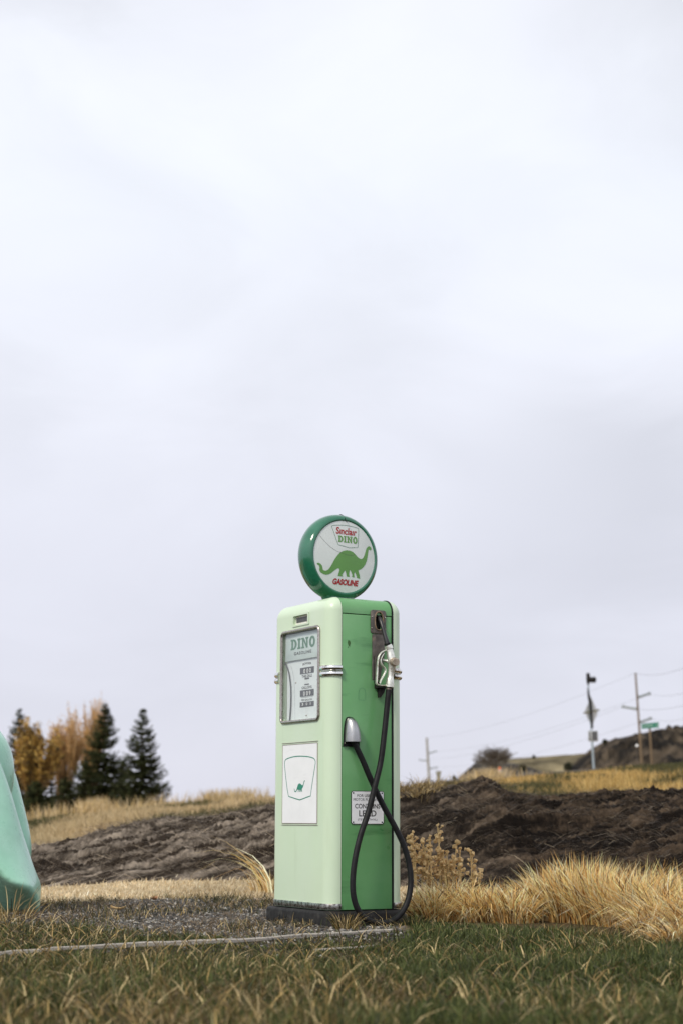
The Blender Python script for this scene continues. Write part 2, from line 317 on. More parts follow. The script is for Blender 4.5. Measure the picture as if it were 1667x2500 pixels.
def zones(X, Y):
    """weights: lawn, gravel, dryturf, field, dark"""
    px = pxof(X, np.maximum(Y, 1)); px = px+fbm(X*3, Y*3, 3, 21)*25
    nz = fbm(X*2.2, Y*2.2, 4, 31)
    ye = yat(np.interp(px, *EDGE))
    front = 1-sstep(ye-.08, ye+.04, Y); front = np.where(px > 1000, 1., front)
    right = sstep(940, 1010, px)*(1-sstep(lawn_far(px)-.1, lawn_far(px)+.1, Y))
    strip_ = (1-sstep(.45, .95, (Y-ye)/(3.4*(1-np.clip(px/640, 0, 1))**1.6+.2)+nz*.45))*(px < 960)
    lawn = np.clip(np.maximum(np.maximum(front*(px < 1010), right), strip_), 0, 1)
    gfar = np.interp(px, [-200, 100, 400, 620, 960], [10.6, 11.0, 11.6, 11.6, 11.3])+nz*.35
    gravel = (1-lawn)*(1-sstep(gfar-.3, gfar+.25, Y))*(1-sstep(930, 1010, px))
    return lawn, gravel, ye
print('ground')
angs = np.concatenate([np.arange(-180, -20, 4), np.arange(-20, -13, .5), np.arange(-13, 13, .05), np.arange(13, 20, .5), np.arange(20, 180.1, 4)])
rads = np.concatenate([np.geomspace(.4, 4, 12)[:-1], np.geomspace(4, 13, 190)[:-1], np.geomspace(13, 60, 120)[:-1], np.geomspace(60, 4000, 30)])
A_, R_ = np.meshgrid(np.radians(angs), rads); GX = R_*np.sin(A_); GY = R_*np.cos(A_)
def sheet(name, X, Y, Z, col, material, wrap=False):
    nr, nc = X.shape; me = bpy.data.meshes.new(name)
    co = np.stack([X, Y, Z], -1).reshape(-1, 3)
    i = (np.arange(nr-1)[:, None]*nc+np.arange(nc-1)[None]).ravel()
    q = np.stack([i, i+1, i+nc+1, i+nc], 1)
    build(me, co, q.ravel(), np.full(len(q), 4), col.reshape(-1, 3)); me.polygons.foreach_set('use_smooth', [True]*len(me.polygons))
    return link(name, me, material)
def build(me, co, idx, cnt, col=None):
    co = np.ascontiguousarray(co, np.float32); me.vertices.add(len(co)); me.vertices.foreach_set('co', co.ravel())
    me.loops.add(len(idx)); me.loops.foreach_set('vertex_index', np.ascontiguousarray(idx, np.int32))
    me.polygons.add(len(cnt)); st = np.concatenate([[0], np.cumsum(cnt)[:-1]]).astype(np.int32)
    me.polygons.foreach_set('loop_start', st); me.update(calc_edges=True)
    if col is not None:
        a = me.attributes.new('tint', 'FLOAT_COLOR', 'POINT'); c4 = np.ones((len(co), 4), np.float32); c4[:, :3] = col; a.data.foreach_set('color', c4.ravel())
lawn, grav, _ = zones(GX, GY)
nz = fbm(GX*6, GY*6, 4, 8)[..., None]; nz2 = fbm(GX*.35, GY*.35, 4, 9)[..., None]
c_dry = np.array([.47, .37, .23])*(1+.35*nz); c_lawn = np.array([.026, .021, .011])*(1+.3*nz); c_grav = np.array([.055, .043, .033])*(1+.3*nz)
c_field = np.where(nz2 > .12, np.array([.14, .13, .055]), np.array([.42, .31, .16]))*(1+.3*nz)
gc = c_dry*(1-sstep(13, 19, GY)[..., None])+c_field*sstep(13, 19, GY)[..., None]
gc = gc*(1-lawn[..., None])+c_lawn*lawn[..., None]; gc = gc*(1-grav[..., None])+c_grav*grav[..., None]
rz = (sstep(940, 1000, pxof(GX, np.maximum(GY, 1)))*(1-sstep(11, 12.5, GY))*(GY > 6))[..., None]*(1-lawn[..., None]); gc = gc*(1-rz)+np.array([.09, .065, .035])*rz
behind = (sstep(0, 3, -GY+2))[..., None]; gc = gc*(1-behind)+np.array([.16, .14, .07])*behind
tag(sheet('ground', GX, GY, gz(GX, GY), np.clip(gc, .01, .9), GROUND), kind='structure')

# ------------------------------------------------------------------ dirt bank behind the pump
px_ = np.linspace(-700, 2400, 900); s_ = np.linspace(0, 1, 330)
PXg, Sg = np.meshgrid(px_, s_)
foot = np.interp(PXg, [-700, 0, 670, 1000, 2400], [13.4, 13.3, 13.3, 12.4, 11.6])
Yg = foot+(20.5-foot)*Sg; Xg = (PXg-833.5)/FPX*17*math.cos(PITCH)*(.93+.07*Yg/17)
topz = zrow(np.interp(PXg, *TOP), 17.)
c17 = (17-foot)/(20.5-foot)
prof = np.where(Sg < c17, np.sin(np.clip(Sg/c17, 0, 1)*math.pi/2)**.85, 1-sstep(0, 1, (Sg-c17)/(1-c17))*.35)
base = gz(Xg, Yg)
u1 = Xg*.94+Yg*.2; v1 = Yg*.9-Xg*.5
rough = fbm(u1*.9, v1*2.6, 6, 41, True, .6)*.10+fbm(u1*2.2, v1*10, 5, 47, True, .65)*.07+fbm(u1*7, v1*18, 4, 53, True, .6)*.035+fbm(Xg*5, Yg*5, 4, 57, True, .6)*.02
env = sstep(0, .12, Sg)*(1-sstep(.8, 1, Sg)); envt = np.where(np.abs(Sg-c17) < .12, .6, 1)
Zg = np.maximum(base-.05, -.05)*(1-prof)+topz*prof+(rough-.05)*env*envt
Zg = Zg-sstep(.85, 1, Sg)*.5-(1-sstep(0, .03, Sg))*.1
ck = sstep(-.15, .75, fbm(u1*2.4, v1*13, 5, 61, False, .75)*1.3+rough*2)[..., None]
lft = (1-sstep(600, 1250, PXg))[..., None]
u1 = u1; dcol = (np.array([.008, .0055, .004])*(1-ck)+np.array([.085, .060, .040])*ck)*(1-lft)+(np.array([.030, .022, .016])*(1-ck)+np.array([.30, .25, .20])*ck)*lft
tag(sheet('dirt_bank', Xg, Yg, Zg, dcol, DIRT), kind='structure')
def bankz(X, Y):                                  # nearest height on the bank
    i = np.clip(np.searchsorted(px_, 833.5+np.asarray(X)*FPX/(17*math.cos(PITCH))/(.93+.07*np.asarray(Y)/17)), 0, 899)
    f = foot[0, i]; j = np.clip(((np.asarray(Y)-f)/(20.5-f)*329).astype(int), 0, 329); return Zg[j, i]

# ------------------------------------------------------------------ grass
def blades(name, P, H, W, lean, az, col, material=GRASS, seg=3, curl=1.0, tipcol=None, parent=None):
    n = len(P); face = rng.uniform(0, math.pi, n); wx = np.cos(face); wy = np.sin(face)
    ts = np.linspace(0, 1, seg+1); V = []
    dx = np.cos(az)*lean; dy = np.sin(az)*lean
    for k, t in enumerate(ts):
        bend = t**(1+curl); 
        cx = P[:, 0]+dx*H*bend; cy = P[:, 1]+dy*H*bend; cz = P[:, 2]+H*t*np.sqrt(np.maximum(.05, 1-(lean*t*.75)**2))
        hw = W*(1-.75*t**1.5)/2
        if k < seg:
            V.append(np.stack([cx-wx*hw, cy-wy*hw, cz], 1)); V.append(np.stack([cx+wx*hw, cy+wy*hw, cz], 1))
        else: V.append(np.stack([cx, cy, cz], 1))
    nv = 2*seg+1; V = np.stack(V, 1).reshape(-1, 3)
    b = (np.arange(n)*nv)[:, None]; idx = []; 
    loc = []
    for k in range(seg-1): loc += [2*k, 2*k+1, 2*k+3, 2*k+2]
    loc += [2*seg-2, 2*seg-1, 2*seg]
    idx = (b+np.array(loc)[None]).ravel(); cnt = np.tile([4]*(seg-1)+[3], n)
    C = np.repeat(col[:, None, :], nv, 1)
    if tipcol is not None:
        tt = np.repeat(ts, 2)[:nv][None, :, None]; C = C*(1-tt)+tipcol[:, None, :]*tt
    me = bpy.data.meshes.new(name); build(me, V, idx, cnt, C.reshape(-1, 3))
    return link(name, me, material, parent)
def pick(n, cols, jit=.25):
    c = np.array(cols)[rng.integers(0, len(cols), n)]; return np.clip(c*(1+rng.normal(0, jit, (n, 1))), .005, .9)
GR = [(.018, .024, .007), (.010, .014, .004), (.034, .042, .012), (.075, .085, .028)]
ST = [(.42, .29, .11), (.22, .15, .055), (.66, .51, .26), (.09, .06, .024), (.13, .09, .035)]
GOLD = [(.84, .56, .22), (.93, .70, .34), (.56, .33, .11), (.95, .80, .50), (.11, .055, .020)]
def scatter(n, px0, px1, y0, y1, power=1.0):
    Y = y0*(y1/y0)**(rng.random(n)**power); px = rng.uniform(px0, px1, n); X = (px-833.5)/FPX*Y*math.cos(PITCH); return X, Y, px
print('lawn')
X, Y, px = scatter(290000, -160, 1830, 3.9, 9.2, .85)
lw, gr_, ye = zones(X, Y)
dens = fbm(X*2.3, Y*2.3, 4, 71)
keep = (rng.random(len(X)) < lw*np.where(px < 960, .55+.5*dens+.25*(Y < 6), 1.0+.2*dens)) & ~((np.abs(Y-ye) < .05) & (px < 1010) & (rng.random(len(X)) < np.where(px > 330, .9, .55)))
keep &= ~((px > 560) & (px < 1000) & (Y > 7.4) & (rng.random(len(X)) < .8))
X, Y, px = X[keep], Y[keep], px[keep]; n = len(X)
tall = fbm(X*1.6, Y*1.6, 3, 77)
H = rng.gamma(4, .0088, n)*np.clip(1+1.3*tall, .35, 1.8)*np.where(px > 980, 1.0, .85)*np.where(Y < 5.6, 1.15, 1)
strawp = np.clip(.07+.4*fbm(X*1.6, Y*1.6, 3, 79)+np.where(px < 950, .07, -.04)+sstep(5.3, 4.3, Y)*np.where(px < 1000, .22, -.02), .02, .9)
isst = rng.random(n) < strawp
dfe = yat(np.interp(px, *EDGE))-Y; H = H*np.where(px < 1010, np.where(dfe > 0, np.clip(.30+dfe/1.5, .26, 1), .70), 1)
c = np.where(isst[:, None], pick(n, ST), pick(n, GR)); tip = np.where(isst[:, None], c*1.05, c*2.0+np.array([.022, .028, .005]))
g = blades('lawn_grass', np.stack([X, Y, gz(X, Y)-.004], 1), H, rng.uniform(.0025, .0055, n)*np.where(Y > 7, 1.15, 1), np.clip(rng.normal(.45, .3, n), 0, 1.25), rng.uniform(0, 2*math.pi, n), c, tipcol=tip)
tag(g, 'short green lawn grass mixed with straw blades round the pump', 'grass', kind='stuff')
# straw litter and long pale stalks lying through the lawn
n = 4200; X, Y, px = scatter(n, -160, 1830, 4.2, 8.8, .9); lw, g2, _ = zones(X, Y); k = (rng.random(n) < lw) & ~((px > 520) & (px < 1010) & (Y > 6.9) & (rng.random(n) < .8)) & ~((px > 1000) & (rng.random(n) < .5)); X, Y = X[k], Y[k]; n = len(X)
a = blades('straw_litter', np.stack([X, Y, gz(X, Y)+rng.uniform(0, .03, n)], 1), rng.uniform(.03, .13, n), rng.uniform(.003, .006, n), rng.uniform(.9, 1.7, n), rng.uniform(0, 2*math.pi, n), pick(n, ST, .2), curl=.3)
tag(a, 'pale dead straw lying through the lawn', 'straw', kind='stuff')
# long straw near the camera, out of focus along the bottom edge
n = 4200; X, Y, px = scatter(n, -200, 1900, 3.3, 5.2, 1.0)
cl = fbm(X*2.6, Y*2.6, 3, 83); lfw = np.where(px < 1000, .08, -.34)+np.where((px > 1360) & (px < 1580), .55, 0); k = (cl+lfw) > rng.uniform(-.15, .45, n); X, Y, px = X[k], Y[k], px[k]; n = len(X)
a = blades('tall_foreground_grass', np.stack([X, Y, gz(X, Y)], 1), rng.gamma(4.5, .018, n)*np.clip((Y/4.6), .6, 1.1), rng.uniform(.0025, .0055, n), rng.uniform(.2, 1.15, n), rng.uniform(0, 6.3, n), pick(n, ST+GR[2:3], .2))
tag(a, 'tall blurred straw grass in the near foreground', 'grass', kind='stuff')
# dry turf strip and sparse blades in the gravel
n = 46000; X, Y, px = scatter(n, -200, 1100, 10.6, 15.2); lw, g2, _ = zones(X, Y); k = rng.random(n) < (1-lw)*(1-g2)*(Y > 11)*(.75+.5*fbm(X*2, Y*1.2, 3, 85)); X, Y = X[k], Y[k]; n = len(X)
a = blades('dry_turf', np.stack([X, Y, gz(X, Y)-.005], 1), rng.gamma(6, .0045, n), rng.uniform(.004, .009, n), rng.uniform(.2, 1.1, n), rng.normal(0, 1.5, n), pick(n, [(.66, .53, .34), (.76, .66, .48), (.50, .38, .22)], .2)*(1+.45*fbm(X*1.2, Y*1.6, 4, 86))[:, None])
tag(a, 'pale dry turf between the gravel and the dirt bank', 'grass', kind='stuff')
n = 42000; X, Y, px = scatter(n, -160, 1010, 6.9, 12.1); lw, g2, _ = zones(X, Y)
pt = fbm(X*2.4, Y*1.5, 4, 87)+sstep(10.2, 11.2, Y)*.55+(1-sstep(0, 250, px))*.2+.05
k = (pt > rng.uniform(.05, .65, n)) & (g2 > .3); X, Y = X[k], Y[k]; n = len(X); isst = rng.random(n) < .45
a = blades('gravel_weeds', np.stack([X, Y, gz(X, Y)-.003], 1), rng.gamma(5, .0085, n), rng.uniform(.0025, .005, n), rng.uniform(.2, 1.3, n), rng.uniform(0, 6.3, n), np.where(isst[:, None], pick(n, ST), pick(n, GR)))
tag(a, 'thin green and straw blades growing through the gravel', 'weeds', kind='stuff')
# gravel
print('gravel')
n = 100000; X, Y, px = scatter(n, -160, 1040, 6.4, 12); lw, g2, ye = zones(X, Y)
nearp = ((Y < ye) & (Y > ye-.5) & (px > 640) & (px < 1000))*.12
k = rng.random(n) < np.clip(g2*(1.0-.45*(fbm(X*1.5, Y*1.5, 3, 89) > .15)), 0, 1)+nearp+.02; X, Y = X[k], Y[k]; n = len(X)
t_ = (1+5**.5)/2; iv = np.array([(-1, t_, 0), (1, t_, 0), (-1, -t_, 0), (1, -t_, 0), (0, -1, t_), (0, 1, t_), (0, -1, -t_), (0, 1, -t_), (t_, 0, -1), (t_, 0, 1), (-t_, 0, -1), (-t_, 0, 1)])/1.9
it = np.array([(0, 11, 5), (0, 5, 1), (0, 1, 7), (0, 7, 10), (0, 10, 11), (1, 5, 9), (5, 11, 4), (11, 10, 2), (10, 7, 6), (7, 1, 8), (3, 9, 4), (3, 4, 2), (3, 2, 6), (3, 6, 8), (3, 8, 9), (4, 9, 5), (2, 4, 11), (6, 2, 10), (8, 6, 7), (9, 8, 1)])
sz = np.clip(rng.gamma(3.2, .00135, n), .002, .017); an = rng.uniform(0, 6.3, n)
V = iv[None]*(1+rng.normal(0, .18, (n, 12, 3)))*sz[:, None, None]*np.stack([rng.uniform(.8, 1.5, n), rng.uniform(.7, 1.1, n), rng.uniform(.5, .9, n)], 1)[:, None]
V = np.stack([V[..., 0]*np.cos(an)[:, None]-V[..., 1]*np.sin(an)[:, None], V[..., 0]*np.sin(an)[:, None]+V[..., 1]*np.cos(an)[:, None], V[..., 2]], -1)+np.stack([X, Y, gz(X, Y)+sz*.25], 1)[:, None]
sc_ = pick(n, [(.07, .066, .062), (.035, .033, .032), (.12, .115, .11), (.085, .07, .055), (.33, .31, .28), (.15, .12, .09), (.05, .045, .04)], .2)
me = bpy.data.meshes.new('gravel'); build(me, V.reshape(-1, 3), (it.ravel()[None]+(np.arange(n)*12)[:, None]).ravel(), np.full(n*20, 3), np.repeat(sc_, 12, 0))
tag(link('gravel', me, STONE), 'loose grey gravel in front of and left of the pump', 'gravel', kind='stuff')
n = 15000; X, Y, px = scatter(n, -160, 1010, 6.6, 12); lw, g2, _ = zones(X, Y); k = rng.random(n) < g2*(.35+fbm(X*1.8, Y*1.8, 3, 90)); X, Y = X[k], Y[k]; n = len(X)
a = blades('gravel_litter', np.stack([X, Y, gz(X, Y)+rng.uniform(.004, .014, n)], 1), rng.uniform(.015, .06, n), rng.uniform(.003, .006, n), rng.uniform(1.3, 1.9, n), rng.uniform(0, 6.3, n), pick(n, [(.20, .14, .08), (.11, .075, .045), (.34, .25, .14), (.06, .04, .025)]), curl=.3)
tag(a, 'brown plant litter strewn over the gravel', 'litter', kind='stuff')
# golden tussocks right of the pump
print('tussocks')
def tussock(cx, cy, r, h, n, lean, az0, spread, cols=GOLD, droop=1.2):
    n = int(n*.60) if n > 200 else n
    r = r*.62; a = rng.uniform(0, 6.3, n); rr = r*np.sqrt(rng.random(n)); X = cx+rr*np.cos(a); Y = cy+rr*np.sin(a)*.8
    H = h*rng.uniform(.45, 1.1, n)*(1-.35*(rr/r)**2)
    azz = np.where(rng.random(n) < .55, az0+rng.normal(0, spread*1.35, n), a); ln = np.clip(lean+rng.normal(0, .30, n)+.25*(rr/r), .02, 1.35)
    return X, Y, H, ln, azz, pick(n, cols, .18)
T = []
for (px, row, r, h, n, ln, az0) in (
    (1030, 2238, .13, .20, 900, .35, .6), (1065, 2250, .2, .24, 1500, .6, .25), (1095, 2246, .2, .27, 1500, .7, .25), (1145, 2250, .24, .26, 1700, .8, .15), (1195, 2252, .24, .25, 1700, .8, .2), (1250, 2254, .22, .24, 1400, .6, 2.0), (1110, 2228, .2, .22, 1000, .8, .2), (1180, 2228, .24, .22, 1200, .8, .2), (1240, 2230, .24, .22, 1200, .7, .6),
    (1300, 2244, .18, .26, 1500, .45, 2.6), (1345, 2248, .2, .34, 2200, .35, 1.8), (1400, 2252, .22, .37, 2600, .3, 1.2), (1460, 2256, .22, .37, 2600, .35, .8), (1520, 2262, .22, .34, 2300, .5, .3),
    (1580, 2266, .22, .34, 2300, .6, .1), (1640, 2280, .22, .33, 2300, .7, .2), (1700, 2290, .24, .3, 2000, .8, .0), (1780, 2300, .24, .3, 1500, .8, .0), (1560, 2235, .3, .36, 1800, .5, .3), (1660, 2240, .3, .36, 1800, .6, .2), (1440, 2232, .3, .36, 1500, .3, 1.2),
    (1600, 2285, .2, .25, 1400, .8, -.2), (1660, 2305, .2, .2, 1100, 1., -.3)):
    yy = float(yat(row)); cx = (px-833.5)/FPX*yy*math.cos(PITCH); T.append(tussock(cx, yy+.03, r, h, n, ln, az0, 1.0))
X, Y, H, ln, azz, c = [np.concatenate(q) for q in zip(*T)]
a = blades('golden_tussock_grass', np.stack([X, Y, gz(X, Y)-.01], 1), H, rng.uniform(.0035, .0085, len(X)), ln, azz, c*np.array([.85, .72, .58]), seg=5, curl=.9, tipcol=np.clip(c*1.2, 0, .95))
tag(a, 'golden dry tussock grass behind the lawn right of the pump', 'grass', kind='stuff')
# dead grass strands on the dirt bank
n = 20000; Y = rng.uniform(12.2, 17.4, n); px = rng.uniform(-100, 1800, n); X = (px-833.5)/FPX*Y*math.cos(PITCH)
k = (fbm(X*1.3, Y*2.2, 4, 91) > rng.uniform(-.6, .5, n)) | ((px > 940) & (px < 1090) & (Y > 15)); X, Y = X[k], Y[k]; n = len(X)
a = blades('dead_grass_on_bank', np.stack([X, Y, bankz(X, Y)+.0], 1), rng.uniform(.04, .20, n), rng.uniform(.003, .007, n), rng.uniform(1.5, 2.6, n), rng.normal(.1, .35, n)+np.where(rng.random(n) < .5, math.pi, 0), pick(n, [(.06, .045, .033), (.04, .03, .022), (.10, .08, .06), (.17, .135, .10), (.30, .24, .165), (.05, .038, .028)], .3)*np.where(pxof(X, Y) < 700, 1.6, 1)[:, None], curl=.1)
tag(a, 'dead grass strands hanging over the dark dirt bank', 'grass', kind='stuff')
T = []
for k in range(24):
    px = random.uniform(945, 1075); row = random.uniform(1940, 1990); yy = 16.6-(row-1940)*.03; X0 = (px-833.5)/FPX*yy*math.cos(PITCH)
    T.append(tussock(X0, yy, .12, .2, 70, .9, math.pi*.9 if px < 1000 else -.2, .5, ST))
X, Y, H, ln, azz, c = [np.concatenate(q) for q in zip(*T)]
a = blades('straw_on_bank', np.stack([X, Y, bankz(X, Y)], 1), H, rng.uniform(.005, .009, len(X)), ln, azz, c); tag(a, 'bleached straw clumps on the dirt bank beside the pump', 'grass', kind='stuff')
# field grass up to the crest
print('field')
n = 130000; X, Y, px = scatter(n, -200, 1900, 19.2, 46, .8)
pt = fbm(X*.55, Y*.13, 4, 9); grn = (pt*1.5+.8*fbm(X*1.5, Y*.35, 3, 10)+np.where(px > 960, .26, -.06)+np.where((px > 960) & (px < 1400), .08, 0) > rng.uniform(-.0, .3, n)); rgt = sstep(900, 1300, px)
hf = .16+.12*fbm(X*.5, Y*.5, 3, 95)+.07*(fbm(X*.9, Y*.9, 2, 97) > .3)
FT = [(.50, .385, .215), (.58, .46, .28), (.42, .31, .16)]; FO = [(.50, .33, .11), (.40, .26, .08), (.58, .42, .17)]
c = np.where(rgt[:, None] > rng.random((n, 1)), pick(n, FO, .2), pick(n, FT, .2)); c = np.where(grn[:, None], pick(n, [(.07, .07, .025), (.11, .10, .035), (.045, .045, .018)], .2), c)
a = blades('field_grass', np.stack([X, Y, gz(X, Y)-.02], 1), np.clip(hf, .06, .5)*(1-.45*sstep(30, 44, Y))*rng.uniform(.6, 1.3, n), rng.uniform(.008, .02, n)*Y/28, rng.uniform(.1, .8, n), rng.uniform(0, 6.3, n), c, seg=2)
tag(a, 'tan and green rough grass covering the field up to its crest', 'grass', kind='stuff')
# ragged taller plants on the left crest
n = 3200; px = np.concatenate([rng.normal(235, 22, 700), rng.normal(525, 18, 500), rng.normal(590, 20, 400), rng.uniform(60, 660, 900), rng.normal(1190, 28, 700)]); Y = rng.uniform(40, 45.5, n); X = (px-833.5)/FPX*Y*math.cos(PITCH)
a = blades('tall_crest_grass', np.stack([X, Y, gz(X, Y)-.02], 1), rng.uniform(.15, .48, n), rng.uniform(.012, .03, n), rng.uniform(.1, .5, n), rng.uniform(0, 6.3, n), pick(n, FT+[(.5, .36, .15)], .2), seg=2)
tag(a, 'taller tan grass tufts along the crest of the field', 'grass', kind='stuff')

# ------------------------------------------------------------------ the gas pump
print('pump')
PHI = math.pi/2-AZ; cxy = Matrix.Rotation(PHI, 4, 'Z') @ Vector((-CP[0], -CP[1], 0)); BZ = EYE-CP[2]
pump = empty('gas_pump', (cxy.x, cxy.y, 0), PHI)
tag(pump, 'vintage two-tone green gas pump with round dinosaur globe, black hose and white poster', 'gas pump')
LOC = (0, 0, BZ)
W, T, RS, RT, D2 = .64, 1.592, .07, .075, .30
def outline(s, z0=0., n=8, rt=RT):
    r = max(rt-s, .012); o = [(-s, z0)]
    for k in range(n+1): a = rad(90*k/n); o.append((-s-r+r*math.cos(a), T-s-r+r*math.sin(a)))
    for k in range(n+1): a = rad(90+90*k/n); o.append((-W+s+r+r*math.cos(a), T-s-r+r*math.sin(a)))
    o.append((-W+s, z0)); return o
def loft(bm, rings, cap0=True, cap1=True):
    R = [[bm.verts.new(p) for p in r] for r in rings]; n = len(R[0])
    for a, b in zip(R, R[1:]):
        for i in range(n): bm.faces.new((a[i], a[(i+1) % n], b[(i+1) % n], b[i]))
    if cap0: bm.faces.new(R[0][::-1])
    if cap1: bm.faces.new(R[-1])
def P(bm, name, m_, parent=pump, **k):
    if parent is pump: k['loc'] = LOC
    return finish(bm, name, m_, parent, **k)
def shell(y0, sg):
    bm = bmesh.new(); rr = []
    for k in range(11):
        t = rad(90*k/10); rr.append([(x, y0+sg*RS*math.sin(t), z) for x, z in outline(RS*(1-math.cos(t)))])
    loft(bm, rr); return bm
front = P(shell(-.0012, -1), 'front_shell', PALE); rear = P(shell(D2+.009, 1), 'rear_shell', PALE)
yf = -RS-.0012
bm = bmesh.new(); pts = outline(.002, 1.5035); loft(bm, [[(x, 0.0012, z) for x, z in pts], [(x, D2, z) for x, z in pts]]); hood = P(bm, 'top_hood', GREEN)
bm = bmesh.new(); box(bm, -.022, .0022, 0, -.002, D2-.001, 1.4985); side = P(bm, 'side_panel', GREEN, bevel=.0012)
bm = bmesh.new(); box(bm, -W+.002, .0022, 0, -W+.022, D2-.001, 1.4985); P(bm, 'side_panel', GREEN, bevel=.0012)
bm = bmesh.new(); box(bm, -W+.12, .004, .001, -.12, D2-.002, 1.52); box(bm, -.034, .0, .0005, -.0235, .012, 1.52); box(bm, -.034, .29, .0005, -.0235, .305, 1.52); box(bm, -.12, .01, 1.4, -.0235, .28, 1.5); P(bm, 'inner_core', DARKHOLE, smooth=0)
bm = bmesh.new()                                  # black gasket at the rear seam, wider towards the top
rr = []
for y, s in ((D2-.0005, .0035), (D2+.0008, -.0018), (D2+.008, -.0018), (D2+.0088, .003)): rr.append([(x, y, z) for x, z in outline(s)])
loft(bm, rr); gk = P(bm, 'rear_gasket', BLACK)
def ring_band(y0, y1, s):
    bm = bmesh.new(); loft(bm, [[(x, y0, z) for x, z in outline(s)], [(x, y1, z) for x, z in outline(s)]]); return bm
P(ring_band(-.0011, .0011, .0012), 'front_gasket', BLACK)
# plinth and kick strips
def plan(pts, z0, z1, bm):
    A = [bm.verts.new((x, y, z0)) for x, y in pts]; B = [bm.verts.new((x, y, z1)) for x, y in pts]; n = len(A)
    bm.faces.new(A[::-1]); bm.faces.new(B)
    for i in range(n): bm.faces.new((A[i], A[(i+1) % n], B[(i+1) % n], B[i]))
bm = bmesh.new()
rr = []
for z, s in ((-.105, 0), (-.022, 0), (-.012, .004), (-.006, .013), (-.005, .03)): rr.append([(x, y, z) for x, y in rrect(-.662+s, -.100+s, .021-s, .386-s, .055-s*.6, 8)])
loft(bm, rr); P(bm, 'plinth', DARK, smooth=50)
def foot_path(sg, off, n=10):
    y0 = 0 if sg < 0 else D2+.009; r = RS+off; o = []
    for k in range(n+1): a = rad(90*k/n); o.append((-RS+r*math.cos(a), y0+sg*r*math.sin(a)))
    for k in range(n+1): a = rad(90-90*k/n); o.append((-W+RS-r*math.cos(a), y0+sg*r*math.sin(a)))
    return o
for sg in (-1, 1):
    bm = bmesh.new(); fp_ = foot_path(sg, .007); y0 = -.001 if sg < 0 else D2+.0095
    pts = [(.007, y0)]+fp_+[(-W-.007, y0)]; plan([p for i, p in enumerate(pts) if i not in (1, len(pts)-2)], .002, .031, bm)
    P(bm, 'kick_strip', mat('worn_chrome', (.5, .49, .47), .3, 1, var=.25, vscale=60, rvar=.15, bump=.5, bscale=150, bdist=.002, stain=[((.10, .085, .065), 50, .42, .62, .85)]), bevel=.003)  # pitted, worn chrome; the dark stain colour also imitates the ground's reflection
# chrome bands
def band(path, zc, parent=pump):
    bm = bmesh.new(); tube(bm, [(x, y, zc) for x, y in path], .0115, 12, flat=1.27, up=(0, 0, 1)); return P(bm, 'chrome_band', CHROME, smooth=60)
fr = foot_path(-1, .002, 12); rp = foot_path(1, .002, 12)
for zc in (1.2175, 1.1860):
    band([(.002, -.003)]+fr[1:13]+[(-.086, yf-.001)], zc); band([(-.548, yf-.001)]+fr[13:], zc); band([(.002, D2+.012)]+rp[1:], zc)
# window
F4 = lambda cx, cy, y=None: (lambda q: (q[0], q[2]))(onp(670+cx/7.13, 1460+cy/7.13, 1, yf if y is None else y))
WX0, WX1, WZ0, WZ1 = -.536, -.099, .944, 1.451
bm = bmesh.new(); prism(bm, [(x, yf-.02, z) for x, z in rrect(WX0+.014, WZ0+.014, WX1-.014, WZ1-.014, .02)], (0, .065, 0)); cut(front, bm)
a0 = F4(345, 318); a1 = F4(588, 440); SX0, SX1, SZ0, SZ1 = a0[0], a1[0], F4(345, 478)[1], F4(588, 275)[1]
bm = bmesh.new(); prism(bm, [(x, yf-.02, z) for x, z in rrect(SX0, SZ0, SX1, SZ1, .008)], (0, .036, 0)); cut(front, bm)
bm = bmesh.new(); tube(bm, [(x, yf-.003, z) for x, z in rrect(WX0+.0135, WZ0+.0125, WX1-.0095, WZ1-.0125, .024, 6)], .0090, 10, closed=True)
for (x, z, dx, dz) in ((WX0+.0135, WZ1-.04, 0, 1), (WX1-.0095, WZ1-.04, 0, 1), (WX0+.0135, WZ0+.04, 0, 1), (WX1-.0095, WZ0+.04, 0, 1)):
    cyl(bm, (x, yf-.003, z-.0015), (x, yf-.003, z+.0015), .0097, seg=12)
wf = P(bm, 'window_frame', STEEL, smooth=60)
bm = bmesh.new(); box(bm, WX0+.008, yf+.040, WZ0+.008, WX1-.008, yf+.0435, WZ1-.008)
P(bm, 'dial_back', E_GREY, smooth=0)
yd = yf+.024; ys = yf+.014
bm = bmesh.new(); box(bm, WX0+.03, yd, WZ0+.014, WX1-.0142, yd+.003, 1.32); dial = P(bm, 'dial_plate', DIAL, smooth=0)
q0 = F4(200, 650, ys); q1 = F4(765, 1062, ys); MX0, MX1, MZ1 = q0[0], WX1-.016, F4(200, 650, ys)[1]; MZ0 = F4(205, 1112, ys)[1]
bm = bmesh.new(); box(bm, MX0, ys, MZ0, MX1, ys+.004, MZ1); P(bm, 'lit_sign_panel', MILK, bevel=.0008)
def prints(name, polys, m_, to3, parent=pump, loc=LOC):
    bm = bmesh.new(); fill_mesh(bm, polys, to3); o = finish(bm, name, m_, parent, smooth=0, recalc=False)
    if loc: o.location = loc
    return o
fy_ = lambda y: (lambda u, v: (u, y, v))
def rect4(tlx, tly, brx, bry, y): a = F4(tlx, tly, y); b = F4(brx, bry, y); return a[0], b[1], b[0], a[1]   # x0,z0,x1,z1
def tbox(tl, br, y, h=None): a = F4(*tl, y); b = F4(*br, y); return a[0], b[1], b[0], a[1]
xl, xr = F4(290, 800, ys)[0], F4(712, 800, ys)[0]; zt, zb = F4(300, 728, ys)[1], F4(300, 912, ys)[1]
prints('sign_lettering', slab('DINO', xl, zb, xr, zt), E_DULL, fy_(ys-.0008))
